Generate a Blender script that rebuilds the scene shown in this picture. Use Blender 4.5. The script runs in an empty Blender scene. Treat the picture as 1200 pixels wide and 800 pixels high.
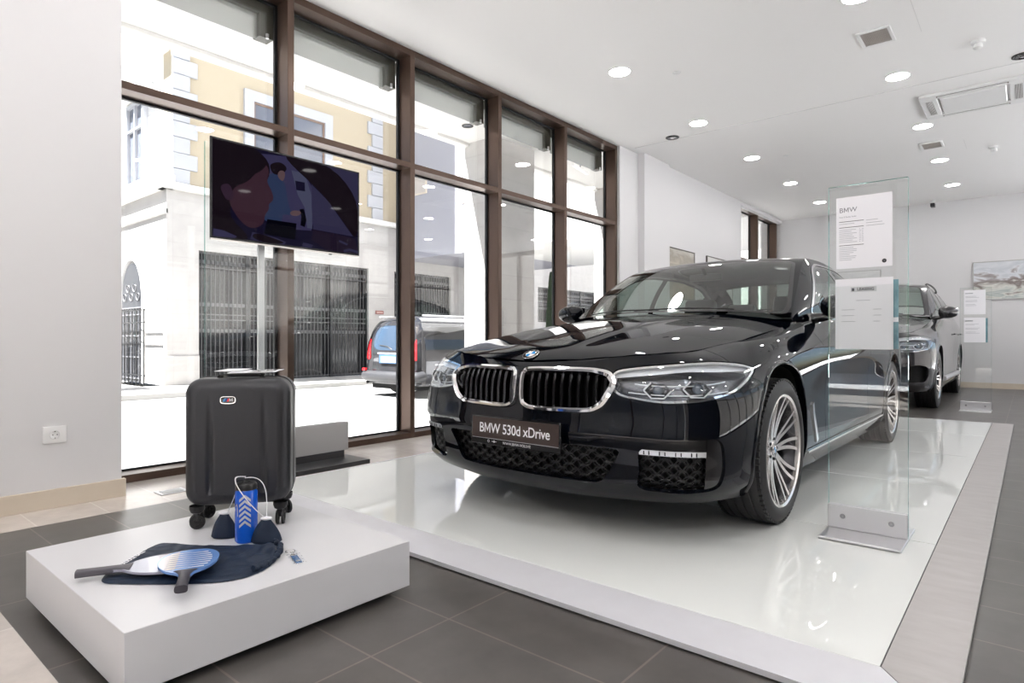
import bpy, bmesh, math, random
import numpy as np
from mathutils import Vector, Matrix
random.seed(7)
PI = math.pi
SC = bpy.context.scene
COL = SC.collection

# ------------------------------------------------------------------ materials
MATS = {}
def mat(name, col=(.8, .8, .8), rough=.5, metal=0., spec=.5, coat=0., emit=None, estr=1., trans=0., ior=1.45, noise=None, bump=None, alpha=1.):
    if name in MATS: return MATS[name]
    m = bpy.data.materials.new(name); m.use_nodes = True
    nt = m.node_tree; b = nt.nodes['Principled BSDF']
    b.inputs['Base Color'].default_value = (*col, 1)
    b.inputs['Roughness'].default_value = rough
    b.inputs['Metallic'].default_value = metal
    b.inputs['Specular IOR Level'].default_value = spec
    b.inputs['Coat Weight'].default_value = coat
    b.inputs['Coat Roughness'].default_value = .02
    b.inputs['IOR'].default_value = ior
    b.inputs['Transmission Weight'].default_value = trans
    b.inputs['Alpha'].default_value = alpha
    if emit:
        b.inputs['Emission Color'].default_value = (*emit, 1)
        b.inputs['Emission Strength'].default_value = estr
    tc = None
    if noise or bump:
        tc = nt.nodes.new('ShaderNodeTexCoord')
    if noise:  # (scale, amount, colour2)
        n = nt.nodes.new('ShaderNodeTexNoise'); n.inputs['Scale'].default_value = noise[0]; n.inputs['Detail'].default_value = 6
        n.inputs['Roughness'].default_value = .6
        mp = nt.nodes.new('ShaderNodeMapping')
        if len(noise) > 3: mp.inputs['Scale'].default_value = noise[3]
        nt.links.new(tc.outputs['Object'], mp.inputs['Vector']); nt.links.new(mp.outputs[0], n.inputs['Vector'])
        r = nt.nodes.new('ShaderNodeMapRange'); r.inputs['From Min'].default_value = .3; r.inputs['From Max'].default_value = .7
        r.inputs['To Max'].default_value = noise[1]
        mx = nt.nodes.new('ShaderNodeMix'); mx.data_type = 'RGBA'
        mx.inputs['A'].default_value = (*col, 1); mx.inputs['B'].default_value = (*noise[2], 1)
        nt.links.new(n.outputs['Fac'], r.inputs['Value']); nt.links.new(r.outputs[0], mx.inputs['Factor'])
        nt.links.new(mx.outputs['Result'], b.inputs['Base Color'])
    if bump:  # (scale, strength, distance)
        n = nt.nodes.new('ShaderNodeTexNoise'); n.inputs['Scale'].default_value = bump[0]; n.inputs['Detail'].default_value = 4
        mp = nt.nodes.new('ShaderNodeMapping')
        if len(bump) > 3: mp.inputs['Scale'].default_value = bump[3]
        nt.links.new(tc.outputs['Object'], mp.inputs['Vector']); nt.links.new(mp.outputs[0], n.inputs['Vector'])
        bp = nt.nodes.new('ShaderNodeBump'); bp.inputs['Strength'].default_value = bump[1]; bp.inputs['Distance'].default_value = bump[2]
        nt.links.new(n.outputs['Fac'], bp.inputs['Height']); nt.links.new(bp.outputs[0], b.inputs['Normal'])
    MATS[name] = m
    return m

def glass_mat(name, tint=(.93, .97, .96), refl=1.0, rough=0., ior=1.5, dirt=0.):
    """clear sheet glass: straight-through transparency with Fresnel reflection"""
    if name in MATS: return MATS[name]
    m = bpy.data.materials.new(name); m.use_nodes = True
    nt = m.node_tree; nt.nodes.clear()
    o = nt.nodes.new('ShaderNodeOutputMaterial'); t = nt.nodes.new('ShaderNodeBsdfTransparent'); g = nt.nodes.new('ShaderNodeBsdfGlossy')
    t.inputs[0].default_value = (*tint, 1); g.inputs['Roughness'].default_value = rough
    g.inputs['Color'].default_value = (refl, refl, refl, 1)
    # Fresnel that treats both faces of the sheet alike
    ge = nt.nodes.new('ShaderNodeNewGeometry'); fr = nt.nodes.new('ShaderNodeFresnel'); fr.inputs['IOR'].default_value = ior
    ms = nt.nodes.new('ShaderNodeMix'); ms.data_type = 'FLOAT'
    ms.inputs['A'].default_value = ior; ms.inputs['B'].default_value = 1 / ior
    nt.links.new(ge.outputs['Backfacing'], ms.inputs['Factor']); nt.links.new(ms.outputs['Result'], fr.inputs['IOR'])
    mx = nt.nodes.new('ShaderNodeMixShader')
    nt.links.new(fr.outputs[0], mx.inputs[0]); nt.links.new(t.outputs[0], mx.inputs[1]); nt.links.new(g.outputs[0], mx.inputs[2])
    last = mx
    nt.links.new(last.outputs[0], o.inputs[0])
    MATS[name] = m
    return m

# ------------------------------------------------------------------ mesh tools
def link(o, parent=None):
    COL.objects.link(o)
    if parent is not None: o.parent = parent
    return o

def mk(name, V, F, material, parent=None, smooth=True, normals=None, sharp=None, fmat=None):
    me = bpy.data.meshes.new(name)
    me.from_pydata([tuple(map(float, v)) for v in V], [], [tuple(int(i) for i in f) for f in F])
    ms = material if isinstance(material, (list, tuple)) else [material]
    for m in ms: me.materials.append(m)
    if fmat is not None and len(ms) > 1: me.polygons.foreach_set('material_index', list(fmat))
    me.polygons.foreach_set('use_smooth', [bool(smooth)] * len(me.polygons))
    me.update()
    if normals is not None: me.normals_split_custom_set_from_vertices([tuple(map(float, n)) for n in normals])
    elif smooth: me.set_sharp_from_angle(angle=math.radians(sharp if sharp else 35))
    return link(bpy.data.objects.new(name, me), parent)

class MB:
    """gathers shapes and links them as one mesh"""
    def __init__(s): s.V = []; s.F = []; s.M = []; s.mi = 0
    def add(s, V, F, M=None):
        b = len(s.V); V = [tuple(map(float, v)) for v in V]
        if M is not None: V = [tuple(M @ Vector(v)) for v in V]
        s.V += V; s.F += [tuple(b + i for i in f) for f in F]; s.M += [s.mi] * len(F); return s
    def bm(s, bm, M=None):
        bm.verts.index_update(); s.add([v.co[:] for v in bm.verts], [[v.index for v in f.verts] for f in bm.faces], M); bm.free(); return s
    def box(s, lo, hi, bev=0., seg=1, M=None):
        bm = bmesh.new(); bmesh.ops.create_cube(bm, size=1)
        for v in bm.verts:
            for i in range(3): v.co[i] = lo[i] if v.co[i] < 0 else hi[i]
        if bev > 0: bmesh.ops.bevel(bm, geom=bm.edges[:], offset=bev, segments=seg, affect='EDGES', profile=.6)
        return s.bm(bm, M)
    def cyl(s, p0, p1, r0, r1=None, n=24, caps=True):
        r1 = r0 if r1 is None else r1
        p0 = Vector(p0); p1 = Vector(p1); d = (p1 - p0).normalized()
        a = d.orthogonal().normalized(); b = d.cross(a)
        V = []; F = []
        for k in range(n):
            t = 2 * PI * k / n; e = a * math.cos(t) + b * math.sin(t); V.append(p0 + e * r0); V.append(p1 + e * r1)
        for k in range(n):
            j = (k + 1) % n; F.append((2 * k, 2 * j, 2 * j + 1, 2 * k + 1))
        if caps: F.append(tuple(2 * k for k in range(n))[::-1]); F.append(tuple(2 * k + 1 for k in range(n)))
        return s.add(V, F)
    def lathe(s, prof, n=48, M=None, a0=0, a1=2 * PI, cap=False):
        """prof: (r, z) pairs round the z axis"""
        V = []; F = []; full = abs(a1 - a0 - 2 * PI) < 1e-6; m = len(prof); nn = n if full else n + 1
        for k in range(nn):
            t = a0 + (a1 - a0) * k / n
            for r, z in prof: V.append((r * math.cos(t), r * math.sin(t), z))
        for k in range(n):
            j = (k + 1) % nn
            for i in range(m - 1): F.append((k * m + i, j * m + i, j * m + i + 1, k * m + i + 1))
        if cap:
            F.append(tuple(k * m for k in range(nn))[::-1]); F.append(tuple(k * m + m - 1 for k in range(nn)))
        return s.add(V, F, M)
    def tube(s, pts, r, n=10, closed=False, caps=True):
        pts = [Vector(p) for p in pts]; m = len(pts); V = []; F = []
        rr = r if isinstance(r, (list, tuple)) else [r] * m
        t0 = (pts[1] - pts[0]).normalized(); a = t0.orthogonal().normalized()
        for i in range(m):
            if closed: t = (pts[(i + 1) % m] - pts[i - 1]).normalized()
            else: t = (pts[min(i + 1, m - 1)] - pts[max(i - 1, 0)]).normalized()
            a = (a - t * a.dot(t)).normalized(); b = t.cross(a)
            for k in range(n):
                q = 2 * PI * k / n; V.append(pts[i] + (a * math.cos(q) + b * math.sin(q)) * rr[i])
        for i in range(m if closed else m - 1):
            j = (i + 1) % m
            for k in range(n):
                l = (k + 1) % n; F.append((i * n + k, i * n + l, j * n + l, j * n + k))
        if caps and not closed: F.append(tuple(range(n))[::-1]); F.append(tuple((m - 1) * n + k for k in range(n)))
        return s.add(V, F)
    def sweep(s, pts, nrm, prof, closed=True):
        """prof (a, b): a across the path within the surface, b along the normal"""
        pts = [Vector(p) for p in pts]; nrm = [Vector(q) for q in nrm]; m = len(pts); n = len(prof); V = []; F = []
        for i in range(m):
            if closed: t = (pts[(i + 1) % m] - pts[i - 1]).normalized()
            else: t = (pts[min(i + 1, m - 1)] - pts[max(i - 1, 0)]).normalized()
            c = nrm[i].cross(t).normalized()
            for a, b in prof: V.append(pts[i] + c * a + nrm[i] * b)
        for i in range(m if closed else m - 1):
            j = (i + 1) % m
            for k in range(n):
                l = (k + 1) % n; F.append((i * n + k, i * n + l, j * n + l, j * n + k))
        if not closed: F.append(tuple(range(n))[::-1]); F.append(tuple((m - 1) * n + k for k in range(n)))
        return s.add(V, F)
    def prism(s, poly, z0, z1, M=None):
        n = len(poly); V = [(x, y, z0) for x, y in poly] + [(x, y, z1) for x, y in poly]
        F = [tuple(range(n))[::-1], tuple(range(n, 2 * n))] + [(i, (i + 1) % n, n + (i + 1) % n, n + i) for i in range(n)]
        return s.add(V, F, M)
    def ell(s, c, r, seg=24, rings=14, M=None):
        bm = bmesh.new(); bmesh.ops.create_uvsphere(bm, u_segments=seg, v_segments=rings, radius=1)
        for v in bm.verts: v.co = Vector((c[0] + v.co.x * r[0], c[1] + v.co.y * r[1], c[2] + v.co.z * r[2]))
        return s.bm(bm, M)
    def build(s, name, material, parent=None, smooth=True, sharp=35):
        return mk(name, s.V, s.F, material, parent, smooth, sharp=sharp, fmat=s.M)

def empty(name, loc=(0, 0, 0), rz=0, label=None, cat=None, group=None):
    o = bpy.data.objects.new(name, None); COL.objects.link(o); o.location = loc; o.rotation_euler = (0, 0, rz); o.empty_display_size = .1
    if label: tag(o, label, cat, group)
    return o
def tag(o, label, cat, group=None, kind=None):
    o['label'] = label; o['category'] = cat
    if group: o['group'] = group
    if kind: o['kind'] = kind
    return o
def structure(o): o['kind'] = 'structure'; return o
def copy_tree(o, parent=None):
    c = o.copy(); COL.objects.link(c)
    if parent is not None: c.parent = parent
    for ch in list(o.children): copy_tree(ch, c)
    return c

def text_geo(txt, size=1., align='CENTER', bold=0., spacing=1.):
    V, F = text_raw(txt, size, align, bold, spacing)
    if 'M' not in txt: return V, F
    # the capital M is drawn with straight strokes
    L, _ = text_raw(txt, size, 'LEFT', bold, spacing); sh = min(v[0] for v in V) - min(v[0] for v in L)
    for i, ch in enumerate(txt):
        if ch != 'M': continue
        A = text_raw(txt[:i], size, 'LEFT', bold, spacing)[0] if txt[:i].strip() else []
        B = text_raw(txt[:i + 1], size, 'LEFT', bold, spacing)[0]
        ax = max([v[0] for v in A], default=-1e9); xs_ = [v for v in B if v[0] > ax + 1e-5]
        x0, x1 = min(v[0] for v in xs_) + sh, max(v[0] for v in xs_) + sh; y0, y1 = min(v[1] for v in xs_), max(v[1] for v in xs_)
        F = [f for f in F if not (x0 - 1e-4 < sum(V[k][0] for k in f) / len(f) < x1 + 1e-4)]
        w = (y1 - y0) * .15; n = len(V); c = (x0 + x1) / 2; V = list(V)
        V += [(x0, y0, 0), (x0 + w, y0, 0), (x0 + w, y1, 0), (x0, y1, 0), (x1 - w, y0, 0), (x1, y0, 0), (x1, y1, 0), (x1 - w, y1, 0),
              (x0 + w, y1 - w * 1.7, 0), (c, y0 + (y1 - y0) * .10, 0), (c, y0 + (y1 - y0) * .10 + w * 1.9, 0), (x1 - w, y1 - w * 1.7, 0)]
        F += [(n, n + 1, n + 2, n + 3), (n + 4, n + 5, n + 6, n + 7), (n + 8, n + 9, n + 10, n + 2), (n + 9, n + 11, n + 7, n + 10)]
    return V, F
def text_raw(txt, size=1., align='CENTER', bold=0., spacing=1.):
    cu = bpy.data.curves.new('t', 'FONT'); cu.body = txt; cu.size = size; cu.align_x = align; cu.align_y = 'CENTER'; cu.offset = bold; cu.space_character = spacing
    cu.resolution_u = 5
    o = bpy.data.objects.new('t', cu); COL.objects.link(o)
    bpy.context.view_layer.update()
    dg = bpy.context.evaluated_depsgraph_get(); me = bpy.data.meshes.new_from_object(o.evaluated_get(dg))
    V = [v.co[:] for v in me.vertices]; F = [tuple(p.vertices) for p in me.polygons]
    bpy.data.objects.remove(o); bpy.data.curves.remove(cu); bpy.data.meshes.remove(me)
    return V, F
def basis(o, x, y):
    """matrix with local x, y axes along the given directions"""
    x = Vector(x).normalized(); y = Vector(y).normalized(); z = x.cross(y).normalized()
    M = Matrix.Identity(4)
    for i in range(3): M[i][0] = x[i]; M[i][1] = y[i]; M[i][2] = z[i]; M[i][3] = o[i]
    return M

# ------------------------------------------------------------------ spline surfaces
def spl(t, te):
    """matrix W so that W @ data is the natural cubic spline through data(t) at te"""
    n = len(t); t = np.asarray(t, float); h = np.diff(t)
    A = np.zeros((n, n)); B = np.zeros((n, n)); A[0, 0] = A[-1, -1] = 1
    for i in range(1, n - 1):
        A[i, i - 1] = h[i - 1]; A[i, i] = 2 * (h[i - 1] + h[i]); A[i, i + 1] = h[i]
        B[i, i - 1] = 6 / h[i - 1]; B[i, i] = -6 / h[i - 1] - 6 / h[i]; B[i, i + 1] = 6 / h[i]
    Mm = np.linalg.solve(A, B)
    te = np.asarray(te, float); k = np.clip(np.searchsorted(t, te) - 1, 0, n - 2)
    W = np.zeros((len(te), n)); I = np.eye(n)
    for r, (x, i) in enumerate(zip(te, k)):
        a = (t[i + 1] - x) / h[i]; b = (x - t[i]) / h[i]
        W[r] = a * I[i] + b * I[i + 1] + ((a ** 3 - a) * Mm[i] + (b ** 3 - b) * Mm[i + 1]) * h[i] ** 2 / 6
    return W
def curve(pts, n, closed=False):
    pts = np.asarray(pts, float)
    if closed: pts = np.vstack([pts[-3:], pts, pts[:3]])
    t = np.r_[0, np.cumsum(np.linalg.norm(np.diff(pts, axis=0), axis=1) ** .5)]
    te = np.linspace(t[3], t[-3], n + 1)[:-1] if closed else np.linspace(0, t[-1], n)
    return spl(t, te) @ pts
def grid_faces(nr, nc, flip=False):
    F = []
    for i in range(nr - 1):
        for j in range(nc - 1):
            q = (i * nc + j, i * nc + j + 1, (i + 1) * nc + j + 1, (i + 1) * nc + j)
            F.append(q[::-1] if flip else q)
    return F
def grid_normals(G, flip=False):
    du = np.gradient(G, axis=1); dv = np.gradient(G, axis=0)
    n = np.cross(du, dv); n /= np.maximum(np.linalg.norm(n, axis=2, keepdims=True), 1e-9)
    return -n if flip else n
class Surf:
    """columns: x y z nx ny nz s (s = length along the wrap)"""
    def __init__(s, A, F): s.A = A; s.F = F
    @staticmethod
    def grid(G, S=None, flip=False):
        nr, nc = G.shape[:2]; N = grid_normals(G, flip)
        S = np.zeros((nr, nc)) if S is None else S
        return Surf(np.concatenate([G, N, S[..., None]], 2).reshape(-1, 7), grid_faces(nr, nc, flip))
    def clip(s, *fs):
        """keep where every f(A) < 0"""
        A, F = s.A, s.F
        for fn in fs:
            f = fn(A); f = np.where(np.abs(f) < 1e-6, -1e-6, f)
            new = []; cache = {}; NF = []; extra = []
            base = len(A); ins = f < 0
            for q in F:
                m = [ins[i] for i in q]
                if all(m): NF.append(q); continue
                if not any(m): continue
                out = []
                for a, b in zip(q, q[1:] + q[:1]):
                    if ins[a]: out.append(a)
                    if ins[a] != ins[b]:
                        k = (a, b) if a < b else (b, a)
                        if k not in cache:
                            t = f[k[0]] / (f[k[0]] - f[k[1]]); cache[k] = base + len(extra); extra.append(A[k[0]] * (1 - t) + A[k[1]] * t)
                        out.append(cache[k])
                if len(out) >= 3: NF.append(tuple(out))
            A = np.vstack([A, np.array(extra)]) if extra else A; F = NF
        used = sorted({i for q in F for i in q}); mp = {u: k for k, u in enumerate(used)}
        return Surf(A[used] if used else A[:0], [tuple(mp[i] for i in q) for q in F])
    def mirror(s):
        A = s.A.copy(); A[:, 1] *= -1; A[:, 4] *= -1; A[:, 6] *= -1
        return Surf(A, [q[::-1] for q in s.F])
    def join(s, o):
        A = np.vstack([s.A, o.A]); n = len(s.A); return Surf(A, s.F + [tuple(i + n for i in q) for q in o.F])
    def off(s, d):
        A = s.A.copy(); A[:, :3] += A[:, 3:6] * d; return Surf(A, s.F)
    def rim(s, depth):
        """adds a turned-in edge of the given depth along every border"""
        cnt = {}
        for q in s.F:
            for a, b in zip(q, q[1:] + q[:1]):
                k = (min(a, b), max(a, b)); cnt.setdefault(k, []).append((a, b))
        A = list(s.A); F = list(s.F)
        for k, e in cnt.items():
            if len(e) == 1:
                a, b = e[0]; pa, pb = s.A[a], s.A[b]
                if abs(pa[1]) < 1e-5 and abs(pb[1]) < 1e-5: continue
                t = pb[:3] - pa[:3]; n = np.cross(t, pa[3:6]); L = np.linalg.norm(n)
                if L < 1e-12: continue
                n = n / L; base = len(A)
                for p, dd in ((pa, 0), (pb, 0), (pb, depth), (pa, depth)):
                    r = p.copy(); r[:3] = p[:3] - p[3:6] * dd; r[3:6] = n; A.append(r)
                F.append((base + 1, base, base + 3, base + 2))
        return Surf(np.array(A), F)
    def build(s, name, material, parent=None):
        n = s.A[:, 3:6]; n = n / np.maximum(np.linalg.norm(n, axis=1, keepdims=True), 1e-9)
        return mk(name, s.A[:, :3], s.F, material, parent, True, normals=n)
def sd_poly(px, py, poly):
    """signed distance, negative inside"""
    P = np.asarray(poly, float); d = np.full(px.shape, 1e9); ins = np.zeros(px.shape, bool)
    for i in range(len(P)):
        a = P[i - 1]; b = P[i]; e = b - a; wx = px - a[0]; wy = py - a[1]
        t = np.clip((wx * e[0] + wy * e[1]) / (e @ e), 0, 1)
        d = np.minimum(d, np.hypot(wx - e[0] * t, wy - e[1] * t))
        c = ((a[1] > py) != (b[1] > py)) & (px < (b[0] - a[0]) * (py - a[1]) / (b[1] - a[1] + 1e-12) + a[0]); ins ^= c
    return np.where(ins, -d, d)
# ------------------------------------------------------------------ cars
M_RUB = mat('tyre_rubber', (.018, .018, .019), .55, bump=(60, .15, .002))
M_BLK = mat('black_plastic', (.012, .012, .013), .35)
M_GBLK = mat('gloss_black_plastic', (.008, .008, .009), .08, coat=.6)
M_CHR = mat('chrome', (.82, .82, .83), .06, 1.)
M_SIL = mat('machined_alloy', (.72, .70, .69), .22, 1.)
M_DSIL = mat('dark_alloy', (.05, .05, .055), .25, 1.)
M_STEEL = mat('brake_steel', (.35, .35, .36), .3, 1.)
M_DARK = mat('unlit_liner', (.006, .006, .006), .9)
M_WGL = glass_mat('windscreen_glass', (.66, .74, .69), ior=1.85)
M_SGL = glass_mat('side_window_glass', (.50, .58, .55), ior=1.5)
M_LENS = glass_mat('lamp_lens', (.95, .97, .98), ior=1.45)
M_SEAT = mat('seat_leather', (.05, .05, .052), .45)
M_WHITE_L = mat('lamp_white', (.80, .82, .86), .15, .25)
M_BLUE = mat('enamel_blue', (.03, .30, .72), .2)
M_WHT = mat('enamel_white', (.85, .86, .88), .2)
M_CALI = mat('caliper_blue', (.03, .07, .20), .3)

def hex_mesh_mat():
    m = bpy.data.materials.new('honeycomb_plastic'); m.use_nodes = True; nt = m.node_tree; b = nt.nodes['Principled BSDF']
    b.inputs['Base Color'].default_value = (.006, .006, .007, 1); b.inputs['Roughness'].default_value = .45
    MATS['honeycomb_plastic'] = m; return m
M_HEX = hex_mesh_mat()

class CarShape:
    """half body defined by a net of contour lines wrapped round the car, front centre to rear centre"""
    PLAN = [(.85, 0), (.843, .2), (.812, .4), (.768, .6), (.718, .745), (.640, .838), (.515, .898), (.38, .924), (.2, .934), (-.3, .934), (-.8, .932), (-1.5, .934), (-2.3, .936),
            (-2.9, .936), (-3.3, .928), (-3.62, .90), (-3.84, .83), (-3.97, .68), (-4.035, .42), (-4.06, 0)]
    #        plan pt key, z rows r0..r7,                              inward offsets r0..r7,                            r8 (x, y, z or None = on the bonnet)
    COLS = [((.87, 0),    (.17, .21, .33, .44, .54, .64, .708, .734), (.09, .045, .024, 0, .012, .018, .033, .046), (.784, 0, None)),
            ((.86, .3),   (.17, .21, .33, .44, .54, .64, .706, .732), (.09, .045, .024, 0, .012, .018, .034, .047), (.762, .29, None)),
            ((.83, .52),  (.175, .215, .33, .44, .54, .635, .706, .736), (.09, .045, .022, 0, .012, .018, .038, .054), (.712, .475, None)),
            ((.79, .66),  (.18, .22, .33, .44, .54, .63, .712, .750), (.09, .045, .018, 0, .012, .020, .046, .070), (.652, .598, None)),
            ((.70, .80),  (.185, .225, .33, .435, .535, .628, .718, .765), (.085, .04, .014, 0, .010, .024, .064, .104), (.54, .675, None)),
            ((.5, .908),  (.19, .23, .33, .43, .53, .630, .722, .773), (.07, .035, .01, 0, .002, .020, .070, .125), (.42, .700, None)),
            ((.25, .932), (.18, .24, .34, .44, .54, .64, .725, .785), (.06, .03, .01, 0, 0, .008, .045, .105), (.24, .712, None)),
            ((0, .934),   (.18, .24, .36, .48, .58, .68, .765, .828), (.05, .03, .01, 0, 0, .003, .028, .090), (.02, .745, None)),
            ((-.35, .934), (.17, .24, .38, .50, .61, .715, .80, .868), (.06, .03, .012, .008, .004, 0, .025, .085), (-.35, .76, None)),
            ((-.8, .932), (.17, .24, .39, .52, .64, .745, .83, .905), (.06, .028, .015, .018, .012, 0, .028, .085), (-.80, .768, .958)),
            ((-1.2, .933), (.17, .24, .39, .52, .65, .76, .85, .93), (.06, .028, .018, .022, .015, 0, .03, .075), (-1.2, .805, .982)),
            ((-2.0, .935), (.17, .24, .39, .52, .66, .78, .87, .95), (.06, .028, .018, .022, .015, 0, .03, .07), (-2.0, .822, 1.0)),
            ((-2.7, .936), (.18, .24, .38, .51, .65, .79, .89, .97), (.05, .03, .01, .005, 0, 0, .03, .08), (-2.7, .822, 1.02)),
            ((-3.2, .931), (.19, .25, .38, .51, .65, .80, .90, .985), (.05, .03, .01, 0, 0, .005, .035, .085), (-3.2, .80, 1.045)),
            ((-3.62, .90), (.20, .26, .38, .51, .65, .81, .93, 1.02), (.05, .03, .01, 0, .003, .012, .045, .09), (-3.6, .74, 1.085)),
            ((-3.88, .80), (.22, .27, .38, .5, .65, .82, .95, 1.05), (.05, .03, .01, 0, .008, .025, .055, .09), (-3.80, .64, 1.105)),
            ((-4.02, .5), (.22, .27, .38, .5, .65, .82, .95, 1.06), (.05, .03, .01, 0, .008, .02, .035, .05), (-3.985, .45, 1.118)),
            ((-4.06, 0),  (.22, .27, .38, .5, .65, .82, .95, 1.065), (.05, .03, .01, 0, .008, .02, .03, .04), (-4.03, 0, 1.122))]
    HX = [.84, .80, .74, .6, .4, .2, 0, -.3, -.6, -.9, -1.1]
    HY = [0, .2, .4, .6, .74, .85]
    HZ = [[.680, .677, .670, .655, .63, .60], [.736, .734, .727, .712, .690, .655], [.787, .785, .775, .760, .733, .69], [.840, .838, .828, .808, .768, .715], [.888, .886, .876, .850, .797, .745],
          [.928, .925, .913, .882, .826, .782], [.958, .954, .942, .908, .860, .822], [.992, .988, .975, .945, .903, .865], [1.017, 1.014, 1.002, .975, .938, .905], [1.035, 1.032, 1.02, .995, .972, .945],
          [1.05, 1.046, 1.034, 1.01, .99, .97]]
    C = [(-.60, 1.030), (-.93, 1.225), (-1.26, 1.398), (-1.58, 1.455), (-1.95, 1.479), (-2.4, 1.468), (-2.8, 1.43), (-3.05, 1.385), (-3.3, 1.285), (-3.58, 1.165)]
    E = [(-.74, .748, 1.0), (-1.05, .70, 1.200), (-1.42, .635, 1.388), (-1.70, .607, 1.432), (-2.02, .60, 1.440), (-2.4, .60, 1.42), (-2.75, .595, 1.38), (-2.98, .595, 1.335), (-3.22, .60, 1.25), (-3.5, .64, 1.13)]
    def __init__(s, tf=None, fine=.0105, rows=64):
        s.tf = tf or (lambda P: P)
        pl = np.array(s.PLAN); dense = curve(np.column_stack([pl, 0 * pl[:, 0]]), 1200)[:, :2]
        # symmetric start: slope zero at the centre line is near enough
        arc = np.r_[0, np.cumsum(np.linalg.norm(np.diff(dense, axis=0), axis=1))]
        s.dense = dense; s.arc = arc; s.SL = arc[-1]
        s.HW = None
        keys = []; rows3 = []
        for (kx, ky), zs, ds, r8 in s.COLS:
            i = int(np.argmin(np.hypot(dense[:, 0] - kx, dense[:, 1] - ky)))
            p = dense[i]; t = dense[min(i + 1, 1199)] - dense[max(i - 1, 0)]; t /= np.linalg.norm(t); nrm = np.array([t[1], -t[0]])  # inward
            if p @ nrm > 0 and False: nrm = -nrm
            c = np.array([-1.6, 0.]) - p
            if nrm @ c < 0: nrm = -nrm
            if i == 0: nrm = np.array([-1., 0]); 
            if i == 1199: nrm = np.array([1., 0])
            keys.append(arc[i])
            col = [(p[0] + nrm[0] * d, p[1] + nrm[1] * d, z) for d, z in zip(ds, zs)]
            z8 = r8[2] if r8[2] is not None else float(s.zhood(np.array([r8[0]]), np.array([r8[1]]))[0])
            col.append((r8[0], r8[1], z8)); rows3.append(col)
        D = np.array(rows3).transpose(1, 0, 2)  # rows x cols x 3
        keys = np.array(keys)
        # symmetric extension across the centre lines keeps the surface flat-tangent there
        Dm = np.concatenate([D[:, 1:3][:, ::-1] * [1, -1, 1], D, D[:, -3:-1][:, ::-1] * [1, -1, 1]], 1)
        km = np.r_[-keys[2], -keys[1], keys, 2 * s.SL - keys[-2], 2 * s.SL - keys[-3]]
        se = [0.]
        while se[-1] < s.SL:
            v = se[-1]; st = fine if v < 1.95 else (.035 if v < 3.6 or v > 5.0 else .02)
            se.append(min(v + st, s.SL))
        s.se = np.array(se); Wu = spl(km, s.se)
        vk = np.array([0, .06, .20, .33, .45, .57, .70, .82, 1.]); s.ve = np.linspace(0, 1, rows); Wv = spl(vk, s.ve)
        G = np.einsum('ij,jkc,lk->ilc', Wv, Dm, Wu)
        s.G = s.tf(G); s.S = np.broadcast_to(s.se, G.shape[:2]).copy()
        s.body = Surf.grid(s.G, s.S, flip=True)
        # orientation check: normals point outwards
        if s.body.A[(rows // 2) * len(s.se)][3] < 0:
            s.body = Surf.grid(s.G, s.S, flip=False); s.flip = False
        else: s.flip = True
        s.N = s.body.A[:, 3:6].reshape(s.G.shape)
    def zhood(s, x, y):
        y = np.abs(y)
        hx = np.array(s.HX)[::-1]; hz = np.array(s.HZ)[::-1]
        Yk = np.r_[-np.array(s.HY)[:0:-1], s.HY]; Zk = np.concatenate([hz[:, :0:-1], hz], 1)
        Wx = spl(hx, np.clip(x, hx[0], hx[-1])); Wy = spl(Yk, np.clip(y, -.9, .9))
        z = np.einsum('ij,jk,ik->i', Wx, Zk, Wy)
        yc = .17 + .26 * np.clip((.78 - x) / 1.5, 0, 1)   # pressed line each side of the bonnet
        z = z + .006 * (1 / (1 + np.exp(np.clip((y - yc) / .012, -30, 30)))) * np.clip((.75 - x) / .2, 0, 1)
        return z
    def at(s, S, Z, off=0.):
        """points on the wrap at arc S (signed) and height Z, moved out along the normal"""
        S = np.atleast_1d(np.asarray(S, float)); Z = np.atleast_1d(np.asarray(Z, float)); S, Z = np.broadcast_arrays(S, Z); P = []; Nn = []
        for a, z in zip(S.ravel(), Z.ravel()):
            b = abs(a); j = int(np.clip(np.searchsorted(s.se, b) - 1, 0, len(s.se) - 2)); t = (b - s.se[j]) / (s.se[j + 1] - s.se[j])
            col = s.G[:, j] * (1 - t) + s.G[:, j + 1] * t; cn = s.N[:, j] * (1 - t) + s.N[:, j + 1] * t
            zz = col[:, 2]; q = [np.interp(z, zz, col[:, k]) for k in range(3)]; n = [np.interp(z, zz, cn[:, k]) for k in range(3)]
            n = np.array(n); n /= np.linalg.norm(n); q = np.array(q) + n * off
            if a < 0: q[1] *= -1; n[1] *= -1
            P.append(q); Nn.append(n)
        return np.array(P), np.array(Nn)
    def s_of(s, x, y):
        return float(s.arc[int(np.argmin(np.hypot(s.dense[:, 0] - x, s.dense[:, 1] - abs(y))))])

def both(sf): return (sf, sf.mirror())
def rounded(poly, n=64):
    """smooth closed outline through the corners of a polygon"""
    P = np.array(poly, float); out = []
    for i in range(len(P)):
        a, b, c = P[i - 1], P[i], P[(i + 1) % len(P)]
        for t in np.linspace(0, 1, 6):
            p = (b + (a - b) * .32) * (1 - t) ** 2 + 2 * b * t * (1 - t) + (b + (c - b) * .32) * t ** 2; out.append(p)
    return np.array(out)

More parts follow.
